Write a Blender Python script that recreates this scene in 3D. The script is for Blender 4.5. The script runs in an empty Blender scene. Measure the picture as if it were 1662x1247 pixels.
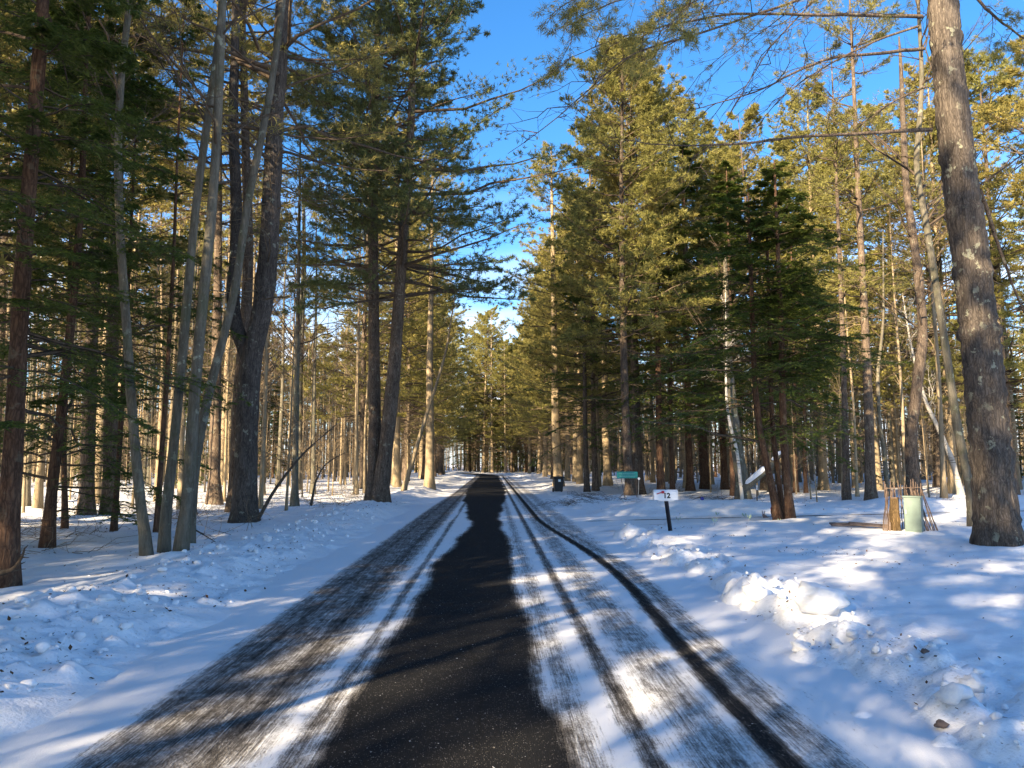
import bpy, math, random
import numpy as np

# ------------------------------------------------------------------ camera, sky, sun, exposure
scene = bpy.context.scene
COL = scene.collection
CAM_H, F_PX, HORIZON = 1.6, 1200.0, 752.0          # photo is 1662 x 1247 pixels
PITCH = math.atan((HORIZON - 623.5) / F_PX)
cam_data = bpy.data.cameras.new('camera')
cam_data.sensor_width = 36.0
cam_data.lens = 36.0 * F_PX / 1662.0
cam_data.clip_start, cam_data.clip_end = 0.05, 3000.0
cam = bpy.data.objects.new('camera', cam_data)
COL.objects.link(cam)
cam.location = (0, 0, CAM_H)
cam.rotation_euler = (math.pi / 2 + PITCH, 0, 0)
scene.camera = cam

SUN_AZ, SUN_EL = math.radians(36), math.radians(23)   # light travels 36 deg to the right of straight ahead
world = bpy.data.worlds.new('World')
scene.world = world
world.use_nodes = True
wn, wl = world.node_tree.nodes, world.node_tree.links
wn.clear()
w_out = wn.new('ShaderNodeOutputWorld')
w_bg = wn.new('ShaderNodeBackground')
sky = wn.new('ShaderNodeTexSky')
sky.sky_type = 'NISHITA'
sky.sun_disc = False
sky.sun_elevation = SUN_EL
sky.sun_rotation = SUN_AZ + math.pi                  # sun stands behind and to the left of the camera
sky.air_density, sky.dust_density, sky.ozone_density = 1.0, 0.5, 4.5
w_bg.inputs['Strength'].default_value = 0.084
# thin white cloud streaks low in the sky
tc = wn.new('ShaderNodeTexCoord')
mp = wn.new('ShaderNodeMapping')
mp.inputs['Scale'].default_value = (1.6, 1.6, 7.0)
nz = wn.new('ShaderNodeTexNoise')
nz.inputs['Scale'].default_value = 2.2
nz.inputs['Detail'].default_value = 6
rmp = wn.new('ShaderNodeMapRange')
rmp.inputs[1].default_value, rmp.inputs[2].default_value = 0.40, 0.66
sep = wn.new('ShaderNodeSeparateXYZ')
low = wn.new('ShaderNodeMapRange')
low.inputs[1].default_value, low.inputs[2].default_value = 0.36, 0.12
mul = wn.new('ShaderNodeMath')
mul.operation = 'MULTIPLY'
mixc = wn.new('ShaderNodeMixRGB')
mixc.inputs[2].default_value = (5.6, 6.0, 6.6, 1)
wl.new(tc.outputs['Generated'], mp.inputs[0])
wl.new(mp.outputs[0], nz.inputs['Vector'])
wl.new(nz.outputs[0], rmp.inputs[0])
wl.new(tc.outputs['Generated'], sep.inputs[0])
wl.new(sep.outputs[2], low.inputs[0])
wl.new(rmp.outputs[0], mul.inputs[0])
wl.new(low.outputs[0], mul.inputs[1])
wl.new(mul.outputs[0], mixc.inputs[0])
hs = wn.new('ShaderNodeHueSaturation')
hs.inputs['Saturation'].default_value = 1.2
wl.new(sky.outputs[0], hs.inputs['Color'])
wl.new(hs.outputs[0], mixc.inputs[1])
wl.new(mixc.outputs[0], w_bg.inputs['Color'])
wl.new(w_bg.outputs[0], w_out.inputs[0])

sun_data = bpy.data.lights.new('sun', 'SUN')
sun_data.energy = 5.0
sun_data.angle = math.radians(0.5)
sun_data.color = (1.0, 0.80, 0.53)
sun = bpy.data.objects.new('sun', sun_data)
COL.objects.link(sun)
_c = math.cos(SUN_EL)
SUN_DIR = np.array([math.sin(SUN_AZ) * _c, math.cos(SUN_AZ) * _c, -math.sin(SUN_EL)])
from mathutils import Vector
sun.rotation_euler = Vector(SUN_DIR).to_track_quat('-Z', 'Y').to_euler()

scene.view_settings.view_transform = 'Standard'
scene.view_settings.look = 'None'
scene.view_settings.exposure = 2.0
scene.view_settings.gamma = 1.0
scene.cycles.use_denoising = True
scene.cycles.max_bounces = 4
scene.cycles.diffuse_bounces = 2
scene.cycles.transmission_bounces = 4
scene.cycles.transparent_max_bounces = 4

# ------------------------------------------------------------------ helpers
def W(px, py, Y):
    """the point at ground distance Y that stands behind photo pixel (px, py)"""
    a, b = (px - 831.0) / F_PX, -(py - 623.5) / F_PX
    c, s = math.cos(PITCH), math.sin(PITCH)
    dx, dy, dz = a, c - b * s, s + b * c
    k = Y / dy
    return np.array([dx * k, Y, CAM_H + dz * k])

def ground_at(px, py, z=0.0):
    a, b = (px - 831.0) / F_PX, -(py - 623.5) / F_PX
    c, s = math.cos(PITCH), math.sin(PITCH)
    dx, dy, dz = a, c - b * s, s + b * c
    k = (z - CAM_H) / dz
    return np.array([dx * k, dy * k, z])

_tab = np.random.RandomState(7).rand(256, 256)
def vnoise(x, y):
    x = np.asarray(x, float); y = np.asarray(y, float)
    xi, yi = np.floor(x).astype(int), np.floor(y).astype(int)
    fx, fy = x - xi, y - yi
    fx, fy = fx * fx * (3 - 2 * fx), fy * fy * (3 - 2 * fy)
    a, b = _tab[xi & 255, yi & 255], _tab[(xi + 1) & 255, yi & 255]
    c, d = _tab[xi & 255, (yi + 1) & 255], _tab[(xi + 1) & 255, (yi + 1) & 255]
    return (a * (1 - fx) + b * fx) * (1 - fy) + (c * (1 - fx) + d * fx) * fy
def fbm(x, y, o=4):
    r, a, s = 0.0, 0.5, 1.0
    for i in range(o):
        r = r + a * (vnoise(x * s + 17.3 * i, y * s + 5.1 * i) - 0.5)
        a *= 0.5; s *= 2.03
    return r
def sstep(a, b, x):
    t = np.clip((x - a) / (b - a), 0, 1)
    return t * t * (3 - 2 * t)
def unit(v):
    return v / (np.linalg.norm(v, axis=-1, keepdims=True) + 1e-9)

class Geo:
    def __init__(self):
        self.v, self.f, self.n = [], [], 0
    def add(self, v, f):
        v = np.asarray(v, float).reshape(-1, 3); f = np.asarray(f, int).reshape(-1, 3)
        self.v.append(v); self.f.append(f + self.n); self.n += len(v)
    def mesh(self, name, mat, smooth=True):
        me = bpy.data.meshes.new(name)
        if self.v:
            v = np.concatenate(self.v); f = np.concatenate(self.f)
            me.vertices.add(len(v)); me.vertices.foreach_set('co', v.astype(np.float32).ravel())
            me.loops.add(f.size); me.loops.foreach_set('vertex_index', f.astype(np.int32).ravel())
            me.polygons.add(len(f))
            me.polygons.foreach_set('loop_start', np.arange(0, f.size, 3, dtype=np.int32))
            me.polygons.foreach_set('loop_total', np.full(len(f), 3, dtype=np.int32))
            me.polygons.foreach_set('use_smooth', np.full(len(f), smooth))
            me.update(calc_edges=True)
        if mat: me.materials.append(mat)
        return me
    def obj(self, name, mat, parent=None, smooth=True):
        o = bpy.data.objects.new(name, self.mesh(name, mat, smooth))
        COL.objects.link(o); o.parent = parent
        return o

def tubes(g, P, R, S=3, cap=False):
    """tapered tubes: P (M,N,3) centre lines, R (M,N) radii, S sides"""
    P = np.asarray(P, float); R = np.asarray(R, float)
    if P.ndim == 2: P = P[None]; R = R[None]
    M, N, _ = P.shape
    T = unit(np.gradient(P, axis=1))
    ref = np.where(np.abs(T.mean(1)[:, 2:3]) > 0.8, np.array([[1.0, 0.1, 0]]), np.array([[0.05, 0.1, 1.0]]))[:, None, :]
    n1 = unit(np.cross(T, ref)); n2 = np.cross(T, n1)
    a = np.arange(S) * 2 * math.pi / S
    V = P[:, :, None] + R[:, :, None, None] * (np.cos(a)[None, None, :, None] * n1[:, :, None] + np.sin(a)[None, None, :, None] * n2[:, :, None])
    idx = np.arange(M * N * S).reshape(M, N, S)
    A, B = idx[:, :-1], idx[:, 1:]
    A2, B2 = np.roll(A, -1, 2), np.roll(B, -1, 2)
    F = np.concatenate([np.stack([A, B, A2], -1).reshape(-1, 3), np.stack([A2, B, B2], -1).reshape(-1, 3)])
    g.add(V, F)
    if cap:
        for m in range(M):
            for e, flip in ((0, 0), (N - 1, 1)):
                ring = V[m, e]; k = np.arange(1, S - 1)
                f = np.stack([np.zeros_like(k), k + 1, k] if flip else [np.zeros_like(k), k, k + 1], 1)
                g.add(ring, f)

def blades(g, P, D, L, Wd, rng, side=None):
    """one slim triangle for each needle or spray"""
    D = unit(D)
    if side is None: side = unit(np.cross(D, rng.normal(size=D.shape)))
    h = side * (np.asarray(Wd)[:, None] / 2)
    V = np.stack([P - h, P + h, P + D * np.asarray(L)[:, None]], 1)
    g.add(V, np.arange(len(P) * 3))

def at(P, t):
    """point and tangent on polylines P (M,N,3) at t (M,K)"""
    N = P.shape[1]
    x = np.clip(t, 0, 0.9999) * (N - 1)
    i = x.astype(int); fr = (x - i)[..., None]
    m = np.arange(P.shape[0])[:, None]
    a, b = P[m, i], P[m, i + 1]
    return a * (1 - fr) + b * fr, unit(b - a)

def grow(rng, base, az, el, L, N=6, curve=0.0, wob=0.05):
    t = np.linspace(0, 1, N)[None, :, None]
    h = np.stack([np.cos(az), np.sin(az), np.zeros_like(az)], -1)[:, None]
    z = np.array([0, 0, 1.0])
    L_ = L[:, None, None]; el_ = el[:, None, None]
    cv = (np.zeros(len(L)) + curve)[:, None, None]
    w = np.cumsum(rng.normal(size=(len(L), N, 3)), 1) * wob * L_ / N ** 0.5
    w[:, 0] = 0
    return base[:, None] + L_ * t * (np.cos(el_) * h + np.sin(el_) * z) + cv * L_ * t ** 2 * z + w

def side(rng, P, K, t0, t1, ang, length, N=3, zr=0.15, sag=0.0, alt=True):
    """side shoots of polylines P: ang in degrees; length(t) as share of the parent's length"""
    M = P.shape[0]
    t = t0 + (t1 - t0) * (np.arange(K)[None] + rng.rand(M, K)) / K
    p, T = at(P, t)
    perp = unit(np.cross(np.array([0, 0, 1.0]), T) + 1e-5)
    sg = np.where((np.arange(K)[None] + rng.randint(0, 2, (M, 1))) % 2, 1.0, -1.0)[..., None] if alt else rng.choice([-1.0, 1.0], (M, K, 1))
    a = np.radians(ang + rng.normal(size=(M, K, 1)) * 12)
    D = unit(np.cos(a) * T + np.sin(a) * sg * perp + np.array([0, 0, 1.0]) * rng.normal(size=(M, K, 1)) * zr)
    PL = np.linalg.norm(P[:, -1] - P[:, 0], axis=-1)[:, None]
    Ls = np.maximum(PL * length(t) * (0.7 + 0.6 * rng.rand(M, K)), 0.05)
    s = np.linspace(0, 1, N)
    Q = p[:, :, None] + D[:, :, None] * (Ls[..., None] * s)[..., None]
    Q[..., 2] -= sag * Ls[..., None] * s ** 2
    Q[:, :, 1:] += rng.normal(size=Q[:, :, 1:].shape) * 0.04 * Ls[..., None, None]
    return Q.reshape(M * K, N, 3), Ls.ravel()

# ------------------------------------------------------------------ materials
class N:
    def __init__(self, name):
        self.m = bpy.data.materials.new(name); self.m.use_nodes = True
        self.t = self.m.node_tree; self.t.nodes.clear()
        self.out = self.t.nodes.new('ShaderNodeOutputMaterial')
    def n(self, kind, **kw):
        x = self.t.nodes.new('ShaderNode' + kind)
        for k, v in kw.items(): setattr(x, k, v)
        return x
    def set(self, sock, v):
        if hasattr(v, 'links') or isinstance(v, bpy.types.NodeSocket): self.t.links.new(v, sock)
        else: sock.default_value = v if not isinstance(v, tuple) or len(v) != 3 or sock.type != 'RGBA' else (*v, 1)
    def math(self, op, a, b=0.0, c=None):
        x = self.n('Math', operation=op); self.set(x.inputs[0], a); self.set(x.inputs[1], b)
        if c is not None: self.set(x.inputs[2], c)
        return x.outputs[0]
    def map(self, v, a, b, c=0.0, d=1.0, smooth=False):
        x = self.n('MapRange'); x.interpolation_type = 'SMOOTHSTEP' if smooth else 'LINEAR'
        for i, q in enumerate((v, a, b, c, d)): self.set(x.inputs[i], q)
        return x.outputs[0]
    def mix(self, f, a, b, blend='MIX'):
        x = self.n('MixRGB', blend_type=blend)
        for i, q in enumerate((f, a, b)): self.set(x.inputs[i], q)
        return x.outputs[0]
    def coord(self, which='Object', scale=(1, 1, 1)):
        c = self.n('TexCoord'); mpn = self.n('Mapping'); mpn.inputs['Scale'].default_value = scale
        self.t.links.new(c.outputs[which], mpn.inputs[0]); return mpn.outputs[0]
    def noise(self, vec, scale, detail=4, rough=0.55, dist=0.0):
        x = self.n('TexNoise')
        for k, v in (('Vector', vec), ('Scale', scale), ('Detail', detail), ('Roughness', rough), ('Distortion', dist)): self.set(x.inputs[k], v)
        return x.outputs[0]
    def vor(self, vec, scale, feature='F1'):
        x = self.n('TexVoronoi', feature=feature); self.set(x.inputs['Vector'], vec); self.set(x.inputs['Scale'], scale); return x.outputs[0]
    def bsdf(self, color, rough=0.7, bump=None, strength=0.5, dist=0.02, spec=0.3, **kw):
        b = self.n('BsdfPrincipled'); self.set(b.inputs['Base Color'], color); self.set(b.inputs['Roughness'], rough)
        self.set(b.inputs['Specular IOR Level'], spec)
        for k, v in kw.items(): self.set(b.inputs[k], v)
        if bump is not None:
            bp = self.n('Bump'); self.set(bp.inputs['Height'], bump); self.set(bp.inputs['Strength'], strength); self.set(bp.inputs['Distance'], dist)
            self.t.links.new(bp.outputs[0], b.inputs['Normal'])
        self.t.links.new(b.outputs[0], self.out.inputs[0]); return b

def plain(name, col, rough=0.5, spec=0.4, var=0.12, **kw):
    m = N(name); v = m.coord(); nzv = m.noise(v, 9.0, 5)
    c = m.mix(m.map(nzv, 0.3, 0.7), tuple(x * (1 - var) for x in col), tuple(min(1, x * (1 + var)) for x in col))
    m.bsdf(c, rough, nzv, 0.15, 0.01, spec, **kw); return m.m

def bark(name, dark, light, lichen=0.0, fiss=1.0, band=False, moss=0.0):
    m = N(name); v = m.coord('Object', (9, 9, 1.3)); v2 = m.coord('Object')
    f = m.noise(v, 1.6, 6, 0.65, 0.6); wv = m.n('VectorMath', operation='ADD'); m.t.links.new(m.coord('Object', (30, 30, 4.5)), wv.inputs[0]); wt = m.n('TexNoise'); wt.inputs['Scale'].default_value = 3.0; wt.inputs['Detail'].default_value = 4; m.t.links.new(v2, wt.inputs['Vector'])
    ws = m.n('VectorMath', operation='SCALE'); ws.inputs['Scale'].default_value = 4.0; m.t.links.new(wt.outputs[1], ws.inputs[0]); m.t.links.new(ws.outputs[0], wv.inputs[1])
    p = m.vor(wv.outputs[0], 1.0, 'DISTANCE_TO_EDGE')
    h = m.math('ADD', m.math('MULTIPLY', f, 0.7), m.map(p, 0.0, 0.3, 0.0, 0.22 * fiss))
    c = m.mix(m.map(h, 0.28, 0.68), dark, light)
    c = m.mix(m.map(m.noise(v2, 1.3, 3), 0.35, 0.65, 0.0, 0.35), c, tuple(x * 0.55 for x in dark))
    if band:
        b = m.noise(m.coord('Object', (1.2, 1.2, 16)), 1.5, 4, 0.6)
        c = m.mix(m.map(b, 0.6, 0.66), c, (0.05, 0.045, 0.04))
    if lichen:
        l = m.noise(v2, 5.5, 5, 0.6); l2 = m.noise(v2, 1.1, 2)
        c = m.mix(m.math('MULTIPLY', m.map(l, 0.6, 0.64), m.map(l2, 0.42, 0.6, 0.1, lichen)), c, (0.36, 0.38, 0.29))
    if moss:
        l = m.noise(v2, 2.2, 5, 0.7)
        c = m.mix(m.math('MULTIPLY', m.map(l, 0.5, 0.62), moss), c, (0.055, 0.075, 0.03))
    inf = m.n('ObjectInfo')
    c = m.mix(1.0, c, m.mix(inf.outputs['Random'], (0.8, 0.8, 0.8), (1.2, 1.15, 1.08)), 'MULTIPLY')
    m.bsdf(c, 0.9, h, 0.9, 0.03, 0.1); return m.m

def foliage(name, a, b, trans=0.35):
    m = N(name); g = m.n('NewGeometry')
    c = m.mix(m.noise(m.coord(), 0.9, 3), a, b)
    c = m.mix(1.0, c, m.mix(g.outputs['Random Per Island'], (0.65, 0.65, 0.65), (1.35, 1.3, 1.2)), 'MULTIPLY')
    inf = m.n('ObjectInfo')
    c = m.mix(1.0, c, m.mix(inf.outputs['Random'], (0.85, 0.9, 0.85), (1.2, 1.1, 1.1)), 'MULTIPLY')
    d = m.n('BsdfPrincipled'); m.set(d.inputs['Base Color'], c); d.inputs['Roughness'].default_value = 0.55; d.inputs['Specular IOR Level'].default_value = 0.25
    t = m.n('BsdfTranslucent'); m.set(t.inputs[0], c)
    s = m.n('MixShader'); s.inputs[0].default_value = trans
    m.t.links.new(d.outputs[0], s.inputs[1]); m.t.links.new(t.outputs[0], s.inputs[2]); m.t.links.new(s.outputs[0], m.out.inputs[0])
    return m.m

BARK_PINE = bark('bark_pine', (0.05, 0.038, 0.03), (0.23, 0.18, 0.14), 0.35)
BARK_BIGPINE = bark('bark_old_pine', (0.042, 0.036, 0.032), (0.16, 0.138, 0.12), 0.55, 1.0)
BARK_RED = bark('bark_hemlock', (0.05, 0.03, 0.022), (0.19, 0.115, 0.075), 0.15)
BARK_GREY = bark('bark_grey_maple', (0.10, 0.09, 0.07), (0.27, 0.25, 0.2), 0.9, 0.4, moss=0.35)
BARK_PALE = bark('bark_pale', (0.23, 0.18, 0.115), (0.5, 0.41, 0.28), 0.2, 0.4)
BARK_BIRCH = bark('bark_birch', (0.5, 0.47, 0.42), (0.75, 0.72, 0.66), 0, 0.3, True)
TWIG = bark('bark_twig', (0.08, 0.06, 0.045), (0.23, 0.18, 0.13), 0, 0.2)
TWIG_PALE = bark('bark_dead_twig', (0.16, 0.125, 0.085), (0.36, 0.28, 0.19), 0, 0.2)
PINE = foliage('pine_needles', (0.18, 0.19, 0.05), (0.36, 0.32, 0.11), 0.45)
PINE_SHADED = foliage('shaded_pine_needles', (0.10, 0.135, 0.05), (0.18, 0.2, 0.075), 0.4)  # darker, cooler copy of the pine needles; shade on the twin pines put into colour
HEMLOCK = foliage('hemlock_needles', (0.06, 0.105, 0.022), (0.14, 0.175, 0.038), 0.45)

def snow_mat(name='snow', dirt=0.0):
    m = N(name); v = m.coord()
    a = m.noise(v, 3.0, 6, 0.6); b = m.noise(v, 38.0, 4, 0.6)
    c = m.mix(m.map(a, 0.35, 0.65), (0.8, 0.82, 0.86), (0.9, 0.9, 0.9))
    at_ = m.n('Attribute', attribute_name='dirt')
    d = m.math('MULTIPLY', at_.outputs['Fac'], m.map(m.noise(v, 26.0, 5, 0.7), 0.56, 0.66))
    d2 = m.math('MULTIPLY', at_.outputs['Fac'], m.map(m.noise(v, 5.0, 5, 0.7), 0.5, 0.75, 0.0, 0.22))
    c = m.mix(m.math('MAXIMUM', d2, m.math('MULTIPLY', d, 0.6)), c, (0.24, 0.18, 0.12))
    m.bsdf(c, 0.65, m.math('ADD', a, m.math('MULTIPLY', b, 0.35)), 0.45, 0.05, 0.25); return m.m
SNOW = snow_mat()

# ------------------------------------------------------------------ terrain
def road_cx(y):
    y = np.asarray(y, float)
    return -0.0267 * y - np.maximum(y - 92, 0) ** 2 / 150.0
def drive_y(x):
    return 19.3 + 0.29 * np.asarray(x, float)
def corridor(x, y):
    """1 on the road and the driveway, 0 off them"""
    u = x - road_cx(y)
    a = 1 - sstep(2.6, 3.75, np.abs(u) + 0.5 * (vnoise(x * 0.9, y * 0.9) - 0.5) + 0.25 * (vnoise(x * 4, y * 4) - 0.5))
    b = (1 - sstep(1.5, 2.1, np.abs(y - drive_y(x)) + 0.4 * (vnoise(x * 0.8 + 9, y * 0.8) - 0.5))) * sstep(1.0, 2.0, u)
    flare = (1 - sstep(0.2, 1.0, np.abs(y - drive_y(x)) - 1.6 - np.clip(4.2 - u, 0, 2) * 0.9)) * (u > 1) * (u < 4.2)
    return np.maximum(np.maximum(a, b), flare)
def height(x, y):
    x = np.asarray(x, float); y = np.asarray(y, float)
    u = x - road_cx(y); au = np.abs(u)
    c = corridor(x, y)
    z = 0.10 + 0.28 * fbm(x * 0.22, y * 0.22, 4) + 0.10 * fbm(x * 1.3, y * 1.3, 3) + 0.035 * fbm(x * 5.0, y * 5.0, 2)
    z = z + 0.0016 * np.clip(au - 8, 0, 60) ** 1.5 * 0.5
    bl = np.exp(-((u + 4.1) / 0.75) ** 2) * 0.11 * (u < 0) * (0.7 + 0.9 * vnoise(x * 0.7, y * 0.7))
    br = np.exp(-((u - 3.25 + 0.3 * vnoise(y * 0.5, 3)) / 0.6) ** 2) * (u > 0) * np.where(y < 17.5, 0.07, 0.10) * (0.05 + 1.3 * vnoise(x * 0.9 + 40, y * 0.9))
    br = br * (1 - 0.5 * sstep(17, 18, y) * (1 - sstep(25, 27, y)))
    bd = np.exp(-((y - drive_y(x) - 3.6) / 1.1) ** 2) * sstep(2.6, 5.5, u) * 0.26 * (0.4 + 1.1 * vnoise(x * 0.5, y * 0.5)) * (1 - sstep(18, 24, x))
    z = z + bl + br + bd
    return z * (1 - c) - 0.03 * c
def gz(x, y):
    return float(height(np.array([x]), np.array([y]))[0])

def axis(parts):
    out = [np.array([parts[0][0]])]
    for a, b, n, p in parts:
        t = np.linspace(0, 1, n + 1)[1:]
        out.append(a + (b - a) * t ** p)
    return np.concatenate(out)
xs = np.concatenate([-np.geomspace(9, 500, 70)[::-1], np.linspace(-9, 10, 290)[1:-1], np.geomspace(10, 500, 70)])
ys = np.concatenate([-np.geomspace(2, 300, 30)[::-1], np.linspace(-2, 2.4, 16)[1:], 2.4 + (np.geomspace(2.4, 40, 380)[1:] - 2.4), np.geomspace(40, 900, 110)[1:]])
GX, GY = np.meshgrid(xs, ys)
GZ = height(GX, GY)
rs = np.random.RandomState(11)
def stamp(cx, cy, r, h):
    i0, i1 = np.searchsorted(xs, [cx - r, cx + r]); j0, j1 = np.searchsorted(ys, [cy - r, cy + r])
    if i1 - i0 < 2 or j1 - j0 < 2: return
    X, Y = GX[j0:j1, i0:i1] - cx, GY[j0:j1, i0:i1] - cy
    d = np.sqrt(X ** 2 + Y ** 2) / r * (0.8 + 0.5 * vnoise(X * 3 / r + cx * 7, Y * 3 / r + cy * 7))
    z0 = gz(cx, cy)
    GZ[j0:j1, i0:i1] = np.maximum(GZ[j0:j1, i0:i1], z0 + h * (np.clip(1 - d ** 2, -1, 1) ** 1) * (0.75 + 0.5 * vnoise(GX[j0:j1, i0:i1] * 14, GY[j0:j1, i0:i1] * 14)))
for k in range(3600):                                   # ploughed clods along both banks
    y = 3 + 27 * rs.rand() ** 1.6
    left = rs.rand() < 0.62
    u = (-3.75 + rs.normal() * 0.62) if left else (3.15 + rs.normal() * 0.33)
    if left and u > -2.95: continue
    x = float(road_cx(y)) + u
    if not left and (16.8 < y < 25 or rs.rand() < 0.6): continue
    r = 0.02 + 0.07 * rs.rand() ** 2.6
    stamp(x, y, r * (1.0 if left else 1.25), r * (0.55 + 0.4 * rs.rand()))
for px, py, r, h in [(1230, 975, .42, .30), (1195, 955, .3, .2), (1275, 995, .33, .2), (1325, 1012, .40, .22), (1380, 1045, .33, .18), (1420, 1075, .3, .16), (1335, 1070, .3, .12),
                     (1150, 925, .34, .2), (1110, 915, .3, .2), (1070, 900, .3, .16), (1025, 872, .4, .25), (1045, 885, .35, .2), (1550, 1165, .2, .18), (1545, 1130, .2, .14), (1480, 1100, .25, .12), (1640, 1215, .25, .14)]:
    p = ground_at(px, py); stamp(p[0], p[1], r, h * 0.75)
    for q in range(16):
        a = rs.rand() * 6.28; rr = r * (0.3 + 0.9 * rs.rand())
        s = 0.04 + 0.09 * rs.rand(); stamp(p[0] + rr * math.cos(a), p[1] + rr * math.sin(a), s, s * 0.7)
_b = np.exp(-((GX - road_cx(GY) + 3.9) / 0.9) ** 2) + np.exp(-((GX - road_cx(GY) - 3.3) / 0.6) ** 2)
GZ += _b * (1 - corridor(GX, GY)) * (0.10 * fbm(GX * 5, GY * 5, 3) + 0.05 * np.abs(fbm(GX * 11 + 5, GY * 11, 2)))
nY, nX = GX.shape
gv = np.stack([GX, GY, GZ], -1).reshape(-1, 3)
ii = np.arange(nY * nX).reshape(nY, nX)
q = np.stack([ii[:-1, :-1], ii[:-1, 1:], ii[1:, 1:], ii[1:, :-1]], -1).reshape(-1, 4)
g = Geo(); g.add(gv, np.concatenate([q[:, [0, 1, 2]], q[:, [0, 2, 3]]]))
ground = g.obj('ground', SNOW)
ground['kind'] = 'structure'
UU = GX - road_cx(GY)
dirt = np.exp(-((UU + 3.45) / 0.55) ** 2) * 0.9 + np.exp(-((UU - 3.0) / 0.5) ** 2) * 0.7 + 0.5 * np.exp(-((GY - drive_y(GX) - 3.4) / 1.3) ** 2) * (UU > 3)
dirt = np.clip(dirt + 0.15 * (np.abs(UU) > 5) + 0.75 * (sstep(-6.5, -10, UU) * sstep(15, 24, GY) + sstep(6, 12, GY - drive_y(GX)) * (UU > 5)), 0, 1)
atr = ground.data.attributes.new('dirt', 'FLOAT', 'POINT')
atr.data.foreach_set('value', dirt.astype(np.float32).ravel())

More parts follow.
